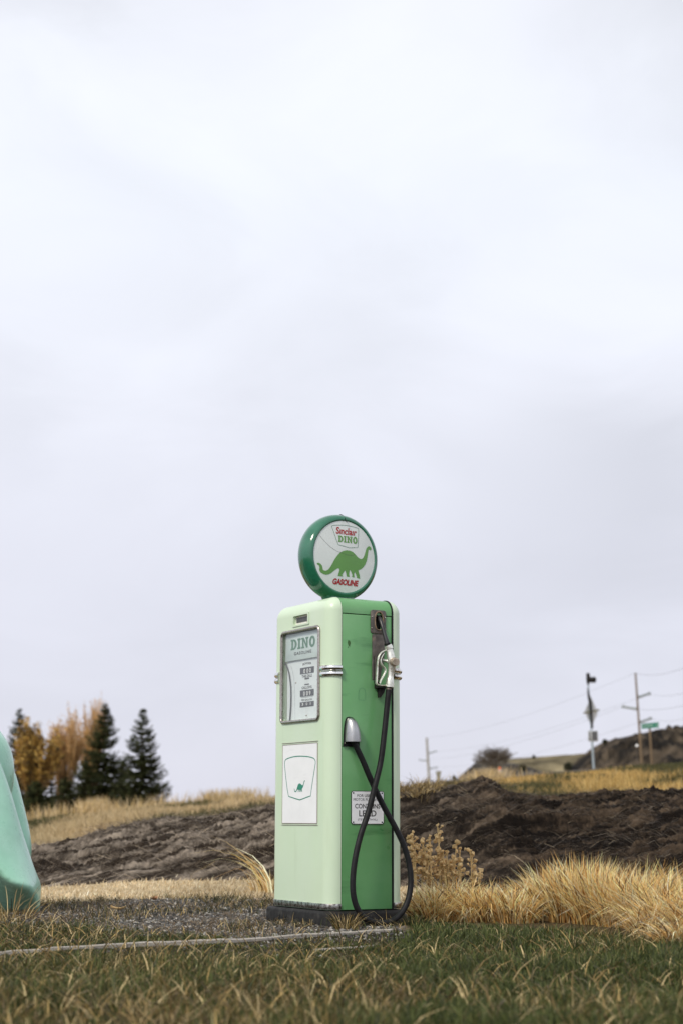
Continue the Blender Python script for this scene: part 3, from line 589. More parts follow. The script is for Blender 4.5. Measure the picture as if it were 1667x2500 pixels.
xl, xr = F4(347, 960, ys)[0], F4(645, 960, ys)[0]; zt, zb = F4(365, 945, ys)[1], F4(365, 998, ys)[1]
prints('sign_lettering', text_polys('GASOLINE', xl, zb, xr, zt, .022, space=1.2), E_BLK, fy_(ys-.0008))
yd0 = yd-.0008
def win(tl, bl, tr, y=yd0):                        # rectangle from its corners in the photo
    x0 = F4(*tl, y)[0]; x1 = F4(*tr, y)[0]; return x0, F4(*bl, y)[1], x1, F4(*tl, y)[1]
xl, xr = F4(498, 1150, yd)[0], F4(648, 1150, yd)[0]; zt, zb = F4(500, 1140, yd)[1], F4(500, 1180, yd)[1]
prints('dial_lettering', text_polys('BOWSER', xl, zb, xr, zt, .012, arch=.35), E_BLK, fy_(yd0))
digs = []
for tl, bl, tr, dg in (((450, 1222), (450, 1333), (690, 1183), [('0', 515, 545), ('0', 568, 598), ('0', 615, 645)]), ((450, 1612), (450, 1725), (688, 1578), [('0', 515, 543), ('0', 565, 595), ('9', 612, 640)]), ((447, 1818), (447, 1907), (688, 1788), [('3', 488, 516), ('0', 562, 586), ('1', 632, 642)])):
    x0, z0, x1, z1 = win(tl, bl, tr); bm = bmesh.new(); box(bm, x0, yd-.0012, z0, x1, yd-.0002, z1); cw = P(bm, 'counter_window', E_GREY, smooth=0)
    ps = []; small = tl[1] > 1700
    for ch, a, b in dg:
        xa, xb = F4(a, 1300, yd)[0], F4(b, 1300, yd)[0]; h = z1-z0; prints('digit', text_polys(ch, xa, z0+h*(.30 if small else .1), xb, z0+h*(.82 if small else .78), .02), E_WH, fy_(yd-.0022), cw, None)
for s, a, b, t, l_ in (('THIS SALE', 482, 658, 1345, 1395), ('GALLONS', 480, 655, 1543, 1590), ('PER GALLON', 475, 658, 1765, 1797)):
    xl, xr = F4(a, t, yd)[0], F4(b, t, yd)[0]; prints('dial_lettering', text_polys(s, xl, F4(a, l_, yd)[1], xr, F4(a, t, yd)[1], .014), E_BLK, fy_(yd0))
polys = []
for tl, bl, tr in (((530, 1393), (530, 1418), (607, 1381)), ((528, 1497), (528, 1518), (606, 1486)), ((465, 1736), (465, 1740), (672, 1712))):
    x0, z0, x1, z1 = win(tl, bl, tr); prints('dial_mark', [[(x0, z0), (x1, z0), (x1, z1), (x0, z1)]], E_GREY, fy_(yd0))
bm = bmesh.new(); cv = [F4(a, b, yd) for a, b in ((196, 1105), (215, 1150), (250, 1225), (280, 1350), (300, 1500), (307, 1650), (304, 1850), (292, 2050), (283, 2140))]
tube(bm, catmull([(x, yd-.006, z) for x, z in cv], 5), .0036, 8); P(bm, 'dial_trim', E_GREY)
bm = bmesh.new(); strip(bm, [F4(a, b, yd) for a, b in ((292, 1185), (320, 1270), (345, 1400), (356, 1550), (362, 1800), (364, 2125))], .0012, fy_(yd0)); P(bm, 'dial_seam', E_GREY, smooth=0, recalc=False)
for a, b in ((380, 1475), (757, 1420), (563, 2043)):
    x, z = F4(a, b, yd); bm = bmesh.new(); bmesh.ops.create_uvsphere(bm, u_segments=10, v_segments=6, radius=.005, matrix=Matrix.Translation((x, yd-.001, z))); P(bm, 'dial_screw', STEEL)
bm = bmesh.new(); box(bm, WX0+.012, yf+.003, WZ0+.012, WX1-.012, yf+.0045, WZ1-.012); P(bm, 'window_pane', GLASS, smooth=0)
# display slot above the window
o_ = rrect(F4(325, 310)[0], F4(322, 512)[1], F4(610, 240)[0], F4(610, 232)[1], .004, 2); i_ = rrect(SX0-.001, SZ0-.001, SX1+.001, SZ1+.001, .008, 2)
bm = bmesh.new(); loft(bm, [[(x, yf+.001, z) for x, z in o_], [(x, yf-.005, z) for x, z in o_], [(x, yf-.0055, z) for x, z in i_], [(x, yf+.001, z) for x, z in i_]], False, False); P(bm, 'display_frame', PALE, smooth=0)
bm = bmesh.new(); box(bm, SX0-.004, yf+.012, SZ0-.004, SX1+.004, yf+.014, SZ1+.004); P(bm, 'display_card', mat('aged_card', (.70, .69, .64), .6, stain=[((.45, .2, .06), 34, .56, .68, .8)]), smooth=0)
bm = bmesh.new(); h = SZ1-SZ0; box(bm, SX0+.008, yf+.0105, SZ0+h*.26, SX1-.004, yf+.0118, SZ1-h*.18); P(bm, 'display_dark_strip', E_GREY, smooth=0)
# poster
FP = lambda cx, cy: (lambda q: (q[0], q[2]))(onp(670+cx/9.408, 1790+cy/9.408, 1, yf-.003))
X0, X1, Z0, Z1 = -.5015, -.1215, .4275, .8365
bm = bmesh.new(); box(bm, X0, yf-.0022, Z0, X1, yf-.0002, Z1); poster = P(bm, 'poster', WHITE, smooth=0)
bm = bmesh.new()
for i in range(4):
    for off, r in ((.0, .0016), (.0065, .0014)):
        xs = (X0-off, X1+off); zs = (Z0-off*1.4, Z1+off*1.4)
        a, b = [((xs[0], zs[0]), (xs[1], zs[0])), ((xs[1], zs[0]), (xs[1], zs[1])), ((xs[1], zs[1]), (xs[0], zs[1])), ((xs[0], zs[1]), (xs[0], zs[0]))][i]
        if off and i in (1, 3): continue
        tube(bm, [(a[0], yf-.0022, a[1]), (b[0], yf-.0022, b[1])], r, 6)
finish(bm, 'poster_frame', mat('brown_trim', (.26, .21, .19), .5), poster)
shp = [(612, 528), (700, 532), (780, 540), (850, 556), (900, 575), (928, 605), (942, 650), (940, 700), (925, 800), (900, 960), (870, 1150), (845, 1330), (832, 1440), (760, 1466), (660, 1505), (582, 1532), (500, 1508), (400, 1475), (328, 1452), (300, 1300), (275, 1100), (255, 920), (240, 770), (236, 690), (245, 640), (262, 605), (300, 585), (380, 556), (450, 540), (530, 530)]
sh = [FP(*p) for p in shp]; bm = bmesh.new(); strip(bm, sh, .0052, fy_(yf-.0028), True); finish(bm, 'shield_outline', E_TEAL, poster, smooth=0, recalc=False)
dn = [(452, 1272), (456, 1268), (466, 1285), (468, 1310), (475, 1328), (490, 1330), (505, 1312), (518, 1275), (530, 1225), (545, 1180), (560, 1160), (585, 1152), (608, 1165), (625, 1185), (642, 1198), (655, 1190), (668, 1150), (680, 1100), (690, 1085), (705, 1087), (707, 1100), (694, 1106), (684, 1140), (672, 1190), (662, 1230), (645, 1265), (632, 1285), (636, 1320), (642, 1350), (630, 1345), (618, 1310), (612, 1350), (602, 1345), (604, 1310), (594, 1290), (588, 1345), (575, 1348), (576, 1310), (566, 1292), (560, 1310), (556, 1350), (543, 1350), (546, 1310), (538, 1288), (528, 1300), (515, 1330), (500, 1350), (480, 1356), (465, 1345), (458, 1310)]
prints('emblem', [[FP(*p) for p in dn]], E_TEAL, fy_(yf-.0028), poster, None)
# warning plate on the side panel
S5 = lambda cx, cy, x=.0: (lambda q: (q[1], q[2]))(onp(820+cx/7.84, 1740+cy/7.84, 0, x))
sx = lambda x: (lambda u, v: (x, u, v))
Y0, Y1, Z0, Z1 = .0555, .2505, .4235, .5925
bm = bmesh.new(); prism(bm, [(-.0019, y, z) for y, z in rrect(Y0, Z0, Y1, Z1, .012)], (.003, 0, 0)); plate = P(bm, 'warning_plate', E_BLK, smooth=0)
bm = bmesh.new(); prism(bm, [(.0008, y, z) for y, z in rrect(Y0+.0035, Z0+.0035, Y1-.0035, Z1-.0035, .009)], (.0012, 0, 0)); finish(bm, 'plate_face', WHITE, plate, smooth=0)
ps = []
for s, a, b, t, l_, bo in (('FOR USE AS A', 402, 798, 1560, 1611, .006), ('MOTOR FUEL ONLY', 330, 862, 1634, 1686, .0), ('CONTAINS', 360, 840, 1742, 1832, .014), ('LEAD', 437, 765, 1868, 1984, .014), ('(TETRAETHYL)', 413, 783, 2026, 2074, .004)):
    y0, y1 = S5(a, t, .002)[0], S5(b, t, .002)[0]; ps += text_polys(s, y0, S5(a, l_, .002)[1], y1, S5(a, t, .002)[1], bo)
prints('plate_lettering', ps, E_BLK, sx(.0026), plate, None)
for y in (Y0+.012, Y1-.012):
    for z in (Z0+.011, Z1-.011): bm = bmesh.new(); cyl(bm, (.0015, y, z), (.0042, y, z), .0046, .0035, 12); finish(bm, 'rivet', E_BLK, plate)
bm = bmesh.new(); cv = [(435, 1900), (440, 1860), (460, 1815), (495, 1798), (530, 1808), (555, 1845), (566, 1890), (566, 2025), (540, 2034), (440, 2028), (434, 2000)]
N3 = lambda cx, cy, x: tuple(onp(820+cx/7.84, 1450+cy/7.84, 0, x))
strip(bm, [N3(a, b, 0)[1:] for a, b in cv], .0012, sx(-.0014), True); P(bm, 'keyhole_scribe', E_LINE, smooth=0, recalc=False)
# scuffs in the paint
bm = bmesh.new()
for pts_ in (((235, 880), (270, 900), (282, 940), (262, 1000), (236, 985), (222, 930)), ((228, 1000), (240, 1010), (236, 1035), (226, 1030)), ((258, 985), (268, 985), (264, 1020), (258, 1015))):
    fill_mesh(bm, [[N3(a, b, 0)[1:] for a, b in pts_]], sx(-.0013))
P(bm, 'paint_scar', mat('scar', (.045, .12, .03), .6), smooth=0, recalc=False)
# nozzle holder
bm = bmesh.new(); y0, z1 = N3(664, 300, .004)[1:]; y1, z0 = N3(952, 772, .004)[1:]
prism(bm, [(-.001, y, z) for y, z in rrect(y0, z0, y1, z1, .014)], (.006, 0, 0)); hp = P(bm, 'holder_plate', GREYM, bevel=.001)
hy0, hz1 = N3(742, 338, .004)[1:]; hy1, hz0 = N3(898, 700, .004)[1:]
def ov(n=24): return [((hy0+hy1)/2+(hy1-hy0)/2*math.copysign(abs(math.cos(t))**.8, math.cos(t)), (hz0+hz1)/2+(hz1-hz0)/2*math.copysign(abs(math.sin(t))**.8, math.sin(t))) for t in [2*math.pi*k/n for k in range(n)]]
for o in (hp, side): bm = bmesh.new(); prism(bm, [(-.05, y, z) for y, z in ov()], (.07, 0, 0)); cut(o, bm)
bm = bmesh.new(); tube(bm, [(.0055, y, z) for y, z in ov()], .0038, 8, closed=True)
finish(bm, 'socket_rim', mat('rusty_rim', (.22, .17, .12), .6, .3, var=.3, vscale=50, stain=[((.3, .15, .06), 40, .5, .7, .7)]), hp)
for a, b in ((685, 435), (683, 655), (938, 455), (950, 680)):
    p = N3(a, b, .005); bm = bmesh.new(); bmesh.ops.create_uvsphere(bm, u_segments=10, v_segments=6, radius=.0042, matrix=Matrix.Translation(p)); finish(bm, 'holder_screw', STEEL, hp)
bm = bmesh.new(); prism(bm, [(-.001, *N3(a, b, .002)[1:]) for a, b in ((692, 772), (925, 772), (925, 1100), (900, 1330), (860, 1500), (840, 1650), (700, 1650), (688, 1560), (692, 1200))], (.0035, 0, 0)); P(bm, 'holder_backing', GREYM, bevel=.0008)
bm = bmesh.new()
for pts_ in (((702, 1170), (698, 1300), (702, 1500), (700, 1640)), ((738, 1200), (752, 1300), (752, 1500), (752, 1640))): tube(bm, catmull([N3(a, b, .006) for a, b in pts_], 4), .003, 8)
P(bm, 'holder_rails', GREYM)
bm = bmesh.new(); prism(bm, [N3(a, b, 0) for a, b in ((725, 1665), (765, 1690), (775, 1745), (930, 1782), (930, 1815), (728, 1815))], (.030, 0, 0)); prism(bm, [(.001, *N3(a, b, 0)[1:]) for a, b in ((780, 1816), (905, 1816), (880, 1890), (845, 1940), (812, 1985), (790, 1990))], (.022, 0, 0)); P(bm, 'holder_hook', DARK, bevel=.002)
# nozzle
bm = bmesh.new()
tube(bm, [N3(a, b, x) for a, b, x in ((988, 985, .060), (1002, 1015, .061), (1014, 1056, .062))], [.0205, .0218, .0212], 20)
tube(bm, catmull([N3(a, b, x) for a, b, x in ((1014, 1062, .062), (1030, 1130, .064), (1048, 1220, .068), (1066, 1300, .070), (1068, 1370, .070), (1052, 1480, .068), (1038, 1590, .066), (1030, 1650, .066), (1026, 1720, .066), (1022, 1785, .066))], 3), [.0185, .0195, .022, .0245, .021, .0165, .016, .0195, .0215, .0215], 20)
nz_ = P(bm, 'nozzle', ALU, smooth=50)
bm = bmesh.new(); tube(bm, [N3(1070, 1295, .075), N3(1112, 1300, .094), N3(1113, 1300, .0945), N3(1150, 1302, .112), N3(1153, 1302, .114)], [.021, .0235, .0205, .020, .018], 18); finish(bm, 'valve_cap', mat('brass_alloy', (.55, .48, .40), .4, .6, var=.2, vscale=60, stain=[((.3, .22, .15), 60, .5, .7, .6)]), nz_, smooth=40)
bm = bmesh.new(); tube(bm, [N3(1030, 1300, .066), N3(975, 1285, .055), N3(968, 1285, .054), N3(900, 1268, .045), N3(888, 1265, .043)], [.0105, .0105, .0085, .0078, .006], 14); finish(bm, 'valve_stem', ALU, nz_)
bm = bmesh.new(); tube(bm, catmull([N3(a, b, x) for a, b, x in ((775, 395, -.05), (800, 420, -.02), (845, 500, .012), (885, 620, .032), (925, 760, .046), (955, 870, .055), (978, 945, .059))], 5), [.0105, .0105, .0105, .0105, .0105, .012, .0145], 16)
finish(bm, 'spout', mat('dark_spout', (.035, .035, .037), .32, .3, var=.2, rvar=.1, vscale=50), nz_)
bm = bmesh.new(); tube(bm, [N3(979, 945, .059), N3(981, 955, .0592), N3(983, 962, .0594), N3(986, 978, .060)], [.0165, .0175, .015, .0175], 18); finish(bm, 'spout_collar', BLACK, nz_)
bm = bmesh.new(); tube(bm, catmull([N3(a, b, .06) for a, b in ((960, 1075), (915, 1090), (855, 1130), (812, 1205), (795, 1300), (785, 1440), (775, 1600), (768, 1700), (785, 1735), (850, 1752), (920, 1752), (985, 1752))], 5), .0042, 10, flat=1.9, up=(1, 0, 0)); finish(bm, 'hand_guard', ALU, nz_)
bm = bmesh.new(); tube(bm, catmull([N3(a, b, .06) for a, b in ((915, 1130), (875, 1200), (850, 1275), (872, 1360), (925, 1425), (938, 1480), (905, 1560), (860, 1640), (835, 1715))], 5), [.003, .004, .005, .0055, .0055, .005, .004], 10, flat=1.5, up=(1, 0, 0)); finish(bm, 'lever', ALU, nz_)
bm = bmesh.new(); tube(bm, [N3(1018, 1785, .066), N3(1012, 1815, .066), N3(1008, 1830, .066), N3(1003, 1858, .066)], [.015, .0125, .0145, .0135], 16); finish(bm, 'hose_swivel', GREYM, nz_)
# hose outlet cap
C5 = lambda a, b, x: tuple(onp(820+a/7.84, 1740+b/7.84, 0, x))
ya = C5(152, 550, 0)[1]; yb = C5(425, 550, 0)[1]; zb_ = C5(250, 552, .03)[2]; zt_ = C5(235, 92, .005)[2]
bm = bmesh.new(); rr = []
for k in range(15):
    t = k/14; z = zb_+(zt_-zb_)*(math.sin(t*math.pi/2)); cw = math.cos(t*math.pi/2)**.72 if t < 1 else .02; yc = ya+(yb-ya)*(.5-.18*t*t); hw = (yb-ya)/2*max(cw, .03); dp = .062*max(cw, .03)
    rr.append([(dp*math.sin(rad(a))**.8 if 0 < a < 180 else -.001, yc-hw*math.cos(rad(a)), z) for a in range(0, 181, 12)])
loft(bm, rr); cap = P(bm, 'hose_outlet_cap', mat('brushed_steel', (.42, .42, .42), .34, 1, var=.12, vscale=30, stretch=(1, 3, .6), bump=.15, bscale=70, bdist=.001, stain=[((.2, .19, .18), 40, .58, .75, .5)]), smooth=60)
bm = bmesh.new(); a0 = C5(130, 645, 0); pts_ = [(y, z) for y, z in [(a0[1], a0[2]), (yb+.004, a0[2])]]
pl_ = [(yb+.004, a0[2]), (yb+.004, zb_)]+[(yb+.003-(yb-ya)*.02-(yb-ya)*k/20*.0, zb_) for k in range(0)]
for k in range(0, 9): t = k/8; z = zb_+(zt_+.004-zb_)*math.sin(t*math.pi/2); c_ = max(math.cos(t*math.pi/2)**.72, .03) if t < 1 else .03; yc = ya+(yb-ya)*(.5-.18*t*t); pl_.append((yc+((yb-ya)/2+.004)*c_, z))
for k in range(8, -1, -1): t = k/8; z = zb_+(zt_+.004-zb_)*math.sin(t*math.pi/2); c_ = max(math.cos(t*math.pi/2)**.72, .03) if t < 1 else .03; yc = ya+(yb-ya)*(.5-.18*t*t); pl_.append((yc-((yb-ya)/2+.004)*c_, z))
pl_.append((a0[1], a0[2])); pl_ = [p for i, p in enumerate(pl_) if i == 0 or (abs(p[0]-pl_[i-1][0])+abs(p[1]-pl_[i-1][1])) > 1e-4]
prism(bm, [(-.0015, y, z) for y, z in pl_], (.0075, 0, 0)); finish(bm, 'cap_base', BLACK, cap)
bm = bmesh.new(); bmesh.ops.create_uvsphere(bm, u_segments=10, v_segments=6, radius=.0035, matrix=Matrix.Translation(C5(168, 585, .006))); finish(bm, 'cap_screw', STEEL, cap)
# hose
hs = [(948.5, 1684, .066), (942.8, 1738, .068), (938, 1785, .072), (929, 1858, .078), (914.9, 1918, .084), (898.5, 1983, .088), (880, 2038, .092), (867, 2094, .096), (861, 2147, .1), (863, 2189, .104), (873.5, 2221, .108), (895, 2245, .112), (926, 2254, .114), (955, 2249, .112), (979, 2229, .108), (995, 2198, .102), (1002, 2156, .096), (998.5, 2112, .088), (986, 2067, .078), (965, 2022, .066), (938, 1973, .054), (919.5, 1936, .046), (901, 1895, .040), (885, 1857, .036), (869, 1823, .032), (862, 1808, .030), (858, 1798, .028)]
bm = bmesh.new(); tube(bm, catmull([tuple(onp(a, b, 0, x)) for a, b, x in hs], 6), .0150, 16); P(bm, 'hose', BLACK, smooth=60)
# globe
GX_, GY_, GZ_ = 0, 0, 0
GC = np.array([-.320, .157, 1.844]); GD = rad(3.4); GN = np.array([math.cos(GD), math.sin(GD), 0.])
def gray(px, py, d):                              # photo pixel -> point in the globe's frame at distance d along its axis
    v = Fp+Rp*(px-833.5)/FPX-Up*(py-1250)/FPX; q = CP+v*(((GC-CP)@GN+d)/(v@GN))-GC
    return (q@GN, -q[0]*math.sin(GD)+q[1]*math.cos(GD), q[2])
def lathe(bm, prof, seg=64, closed_=False):
    R = []
    for dx, r in prof: R.append([bm.verts.new((GX_+dx, GY_+r*math.sin(2*math.pi*k/seg), GZ_+r*math.cos(2*math.pi*k/seg))) for k in range(seg)] if r > 1e-6 else [bm.verts.new((GX_+dx, GY_, GZ_))])
    for a, b in zip(R, R[1:]):
        for k in range(seg):
            q = [a[k % len(a)], a[(k+1) % seg % len(a)] if len(a) > 1 else a[0], b[(k+1) % seg] if len(b) > 1 else b[0], b[k] if len(b) > 1 else b[0]]
            q = list(dict.fromkeys(q)); bm.faces.new(q)
pr_ = [(.0595, .189), (.062, .1955), (.0655, .1985), (.067, .2025), (.066, .207)]+[(.066*math.cos(rad(t)), .206+.0315*math.sin(rad(t))**1.25) for t in range(10, 91, 10)]
pr_ = pr_+[(-a, b) for a, b in pr_[::-1][1:]]
bm = bmesh.new(); lathe(bm, pr_, 72); 
rr = []
for z, hy, hx in ((-.08, .17, .045), (-.145, .150, .048), (-.185, .118, .050), (-.209, .096, .052), (-.232, .083, .056), (T-.004-GC[2], .080, .060)):
    rr.append([(GX_+hx*math.copysign(abs(math.cos(t))**.6, math.cos(t)), GY_+hy*math.copysign(abs(math.sin(t))**.6, math.sin(t)), z) for t in [2*math.pi*k/36 for k in range(36)]])
loft(bm, rr); globe = finish(bm, 'globe', GRIM, pump, smooth=60); globe.location = (GC[0], GC[1], GC[2]+BZ); globe.rotation_euler = (0, 0, GD)
SAG = .011
dome = lambda r: .062+SAG*(1-(r/.198)**2)
for sg in (1, -1):
    bm = bmesh.new(); lathe(bm, [(sg*dome(r), r) for r in (.197, .165, .12, .08, .04, 0)]); finish(bm, 'lens', GLENS, globe, smooth=80)
G1 = lambda cx, cy: (lambda q: (q[1], q[2]))(gray(720+cx/7.127, 1240+cy/7.127, .068))
def on_lens(name, polys, m_, lift=.0009, line=None):
    bm = bmesh.new()
    if line: strip(bm, line[0], line[1], lambda u, v: (0, u, v), line[2])
    fill_mesh(bm, polys, lambda u, v: (0, u, v)); bmesh.ops.triangulate(bm, faces=bm.faces)
    for _ in range(4):
        es = [e_ for e_ in bm.edges if e_.calc_length() > .022]
        if not es: break
        bmesh.ops.subdivide_edges(bm, edges=es, cuts=1); bmesh.ops.triangulate(bm, faces=bm.faces)
    for v in bm.verts: v.co.x = GX_+dome(math.hypot(v.co.y-GY_, v.co.z-GZ_))+lift
    bmesh.ops.recalc_face_normals(bm, faces=bm.faces)
    return finish(bm, name, m_, globe, smooth=80)
dino = [(390, 965), (405, 952), (430, 955), (455, 975), (478, 1005), (485, 1040), (490, 1070), (510, 1088), (545, 1092), (580, 1075), (610, 1035), (640, 980), (670, 920), (700, 870), (740, 815), (780, 775), (830, 750), (885, 738), (940, 745), (990, 765), (1030, 800), (1060, 835), (1090, 865), (1120, 885), (1150, 890), (1175, 875), (1195, 840), (1210, 800), (1225, 750), (1240, 705), (1260, 678), (1285, 665), (1310, 672), (1328, 695), (1333, 725), (1318, 714), (1320, 745), (1305, 730), (1285, 722), (1275, 745), (1265, 800), (1255, 870), (1240, 930), (1215, 990), (1180, 1035), (1140, 1070), (1095, 1085), (1100, 1115), (1120, 1170), (1127, 1228), (1105, 1230), (1090, 1222), (1070, 1218), (1068, 1190), (1045, 1140), (1035, 1110), (1020, 1150), (1025, 1185), (1032, 1208), (1005, 1208), (985, 1200), (990, 1170), (975, 1130), (960, 1095), (945, 1078), (935, 1120), (932, 1165), (945, 1200), (915, 1200), (890, 1190), (885, 1150), (870, 1110), (862, 1085), (840, 1120), (815, 1160), (828, 1195), (800, 1190), (745, 1185), (755, 1140), (770, 1090), (765, 1060), (745, 1050), (710, 1070), (670, 1100), (630, 1135), (590, 1155), (545, 1162), (500, 1150), (455, 1120), (432, 1080), (435, 1030), (425, 995), (405, 985)]
on_lens('emblem', [[G1(*p) for p in dino]], E_GREEN)
sh = [(645, 318), (655, 305), (700, 299), (780, 297), (850, 300), (920, 308), (1000, 325), (1060, 340), (1098, 353), (1110, 368), (1108, 420), (1098, 540), (1085, 690), (1010, 692), (935, 697), (840, 667), (745, 640), (715, 550), (680, 430), (650, 340)]
on_lens('shield_outline', [], E_LINE, line=([G1(*p) for p in sh], .0022, True))
def gtext(fn, s, tl, bl, br, tr, m_, name='globe_lettering', **k):   # text between four photo corners
    q = [G1(*p) for p in (tl, bl, br, tr)]
    def mp2(u, v): a = (q[1][0]*(1-u)+q[2][0]*u, q[1][1]*(1-u)+q[2][1]*u); b = (q[0][0]*(1-u)+q[3][0]*u, q[0][1]*(1-u)+q[3][1]*u); return (a[0]*(1-v)+b[0]*v, a[1]*(1-v)+b[1]*v)
    on_lens(name, [[mp2(*p) for p in po] for po in fn(s, 0, 0, 1, 1, **k)], m_, lift=.0012)
gtext(text_polys, 'S\u0131nclair'.replace('i', '\u0131'), (725, 325), (712, 448), (1062, 490), (1080, 372), E_RED, bold=.024)
gtext(slab, 'DINO', (748, 478), (745, 590), (1078, 628), (1080, 510), E_GREEN)
gtext(text_polys, 'GASOLINE', (668, 1222), (652, 1325), (1090, 1368), (1106, 1265), E_RED, bold=.046)
on_lens('crack', [], E_GREY, lift=.0014, line=(catmull([(*G1(a, b), 0) for a, b in ((432, 465), (490, 545), (560, 625), (640, 700), (720, 752), (790, 780), (870, 812), (930, 826), (980, 828), (1040, 808))], 4), .0011, False))
bm = bmesh.new(); tube(bm, catmull([gray(720+a/7.127, 1240+b/7.127, x) for a, b, x in ((770, 122, 0), (800, 116, .015), (835, 135, .04), (865, 170, .06), (882, 205, .072), (890, 232, .078), (903, 252, .08))], 4), .0019, 8); finish(bm, 'globe_wire', BLACK, globe)
bm = bmesh.new(); p = onp(781, 1461, 1, .06); tube(bm, [(-.30, .03, T-.006), (-.34, .02, T+.004), (-.37, .02, T+.004)], .003, 8); P(bm, 'hood_clip', STEEL)

# ------------------------------------------------------------------ mint statue at the left edge
print('statue')
bm = bmesh.new()
def ell_ring(cx, cy, cz, rx, ry, n=24, p=1.): return [(cx+rx*math.copysign(abs(math.cos(t))**p, math.cos(t)), cy+ry*math.copysign(abs(math.sin(t))**p, math.sin(t)), cz) for t in [2*math.pi*k/n for k in range(n)]]
YS = 9.9; Xs = lambda px, Y=YS: at(px, 2000, Y).x; Zs = lambda row, Y=YS: at(60, row, Y).z
# near limb: wedge lofted along x, from its toe to the hip outside the frame
rr = []
for px, top, lip, yw in ((101, 2178, 2182, .05), (99, 2160, 2166, .13), (93, 2140, 2160, .19), (84, 2114, 2158, .23), (70, 2072, 2156, .26), (55, 2030, 2150, .28), (38, 1976, 2138, .29), (20, 1920, 2118, .30), (0, 1868, 2096, .31), (-60, 1730, 2020, .33), (-130, 1640, 1930, .34), (-200, 1590, 1880, .33), (-260, 1580, 1860, .2)):
    x = Xs(px); zt2 = Zs(top); zl = Zs(lip); f_ = .62
    prof = [(yw*.45, -.04), (yw*.0, zl*.3), (-yw*.72, zl*.78), (-yw, zl), (-yw*.86, zl+(zt2-zl)*.16), (-yw*.58, zl+(zt2-zl)*.42), (-yw*.3, zl+(zt2-zl)*.75), (-yw*.08, zt2*.985+.0), (yw*.12, zt2), (yw*.4, zl+(zt2-zl)*.8), (yw*.8, zl+(zt2-zl)*.4), (yw, zl), (yw*.9, zl*.5), (yw*.8, -.04)]
    rr.append([(x, YS+a, b) for a, b in prof])
loft(bm, rr)
# far limb: flat tapered leg standing behind it
Y2 = 10.45; rr = []
for row, r_, l_ in ((2225, 60, -40), (2150, 68, -30), (2100, 76, -20), (2075, 78.5, -18), (2040, 76, -16), (2000, 67, -20), (1950, 55, -30), (1900, 42, -40), (1860, 30, -60)):
    a, b = at(r_, row, Y2), at(l_, row, Y2); rr.append(ell_ring((a.x+b.x)/2, Y2, a.z, (a.x-b.x)/2, .12, p=.9))
loft(bm, rr)
rr = []
for row, r_, l_ in ((1990, 12, -60), (1950, 26, -100), (1915, 33, -130), (1890, 35.5, -150), (1862, 35, -170), (1835, 30, -180), (1805, 18, -190), (1775, -6, -200), (1750, -30, -190), (1730, -60, -170)):
    a, b = at(r_, row, 10.2), at(l_, row, 10.2); rr.append(ell_ring((a.x+b.x)/2, 10.2, a.z, (a.x-b.x)/2, .26))
loft(bm, rr)
bmesh.ops.recalc_face_normals(bm, faces=bm.faces)
st = finish(bm, 'animal_statue', MINT, None, smooth=0)
md = st.modifiers.new('s', 'SUBSURF'); md.levels = 2
md = st.modifiers.new('r', 'REMESH'); md.mode = 'VOXEL'; md.voxel_size = .011
md = st.modifiers.new('m', 'SMOOTH'); md.iterations = 12; md.factor = .6
bpy.context.view_layer.update(); me = bpy.data.meshes.new_from_object(st.evaluated_get(bpy.context.evaluated_depsgraph_get())); st.modifiers.clear(); st.data = me
me.polygons.foreach_set('use_smooth', [True]*len(me.polygons))
tag(st, 'glossy mint green fibreglass statue whose flared foot stands in the grass at the left edge', 'statue')
# ------------------------------------------------------------------ timber edging
def edging(name, rows, h, wd, label, zo=0.0):
    bm = bmesh.new(); rings = []; xs = np.linspace(rows[0][0], rows[0][-1], 130)
    for i, px in enumerate(xs):
        yy = float(yat(np.interp(px, *rows))); x = (px-833.5)/FPX*yy*math.cos(PITCH); wv = .005*float(fbm(np.array([px*.02]), np.array([1.]), 5, 5)[0])
        t0 = h+wv+zo; rings.append([(x, yy-wd/2+wv, -.03), (x, yy-wd/2+wv, t0-.003), (x, yy-wd/2+.004+wv, t0), (x, yy+wd/2-.004, t0+.001), (x, yy+wd/2, t0-.004), (x, yy+wd/2, -.03)])
    loft(bm, rings); return tag(finish(bm, name, WOODG, None, smooth=40), label, 'garden edging')
edging('timber_edging', (EDGE[0][:-1], EDGE[1][:-1]), .015, .045, 'long weathered grey timber edging strip running left from the gravel in front of the pump')
edging('broken_edging', ((770, 850, 915), (2322, 2316, 2311)), .007, .022, 'short sunken pale board in the lawn in front of the long edging')
# ------------------------------------------------------------------ individual weeds and dry plants
def clump(name, px, row, n, h, r, lean, label, cat, cols, az0=None, spread=3., wd=(.0025, .0045), seg=5, yy=None, curl=1.0):
    yy = yy or float(yat(row)); x0 = (px-833.5)/FPX*yy*math.cos(PITCH); z0 = float(gz(np.array([x0]), np.array([yy]))[0])
    a = rng.uniform(0, 6.3, n); rr_ = r*np.sqrt(rng.random(n)); X = rr_*np.cos(a); Y = rr_*np.sin(a)
    azz = a if az0 is None else az0+rng.normal(0, spread, n)
    o = blades(name, np.stack([X, Y, np.full(n, -.006)], 1), h*rng.uniform(.4, 1.1, n), rng.uniform(*wd, n), np.clip(lean+rng.normal(0, .25, n), .02, 1.7), azz, pick(n, cols, .2), seg=seg, curl=curl)
    o.location = (x0, yy, z0); return tag(o, label, cat)
clump('grass_tuft', 846, 2272, 230, .10, .06, .7, 'olive and straw grass tuft growing at the near corner of the black plinth', 'grass tuft', GR+ST+ST)
clump('grass_tuft', 1012, 2262, 120, .06, .07, .7, 'short green tuft just right of the bottom of the hose loop', 'grass tuft', GR+ST[:1])
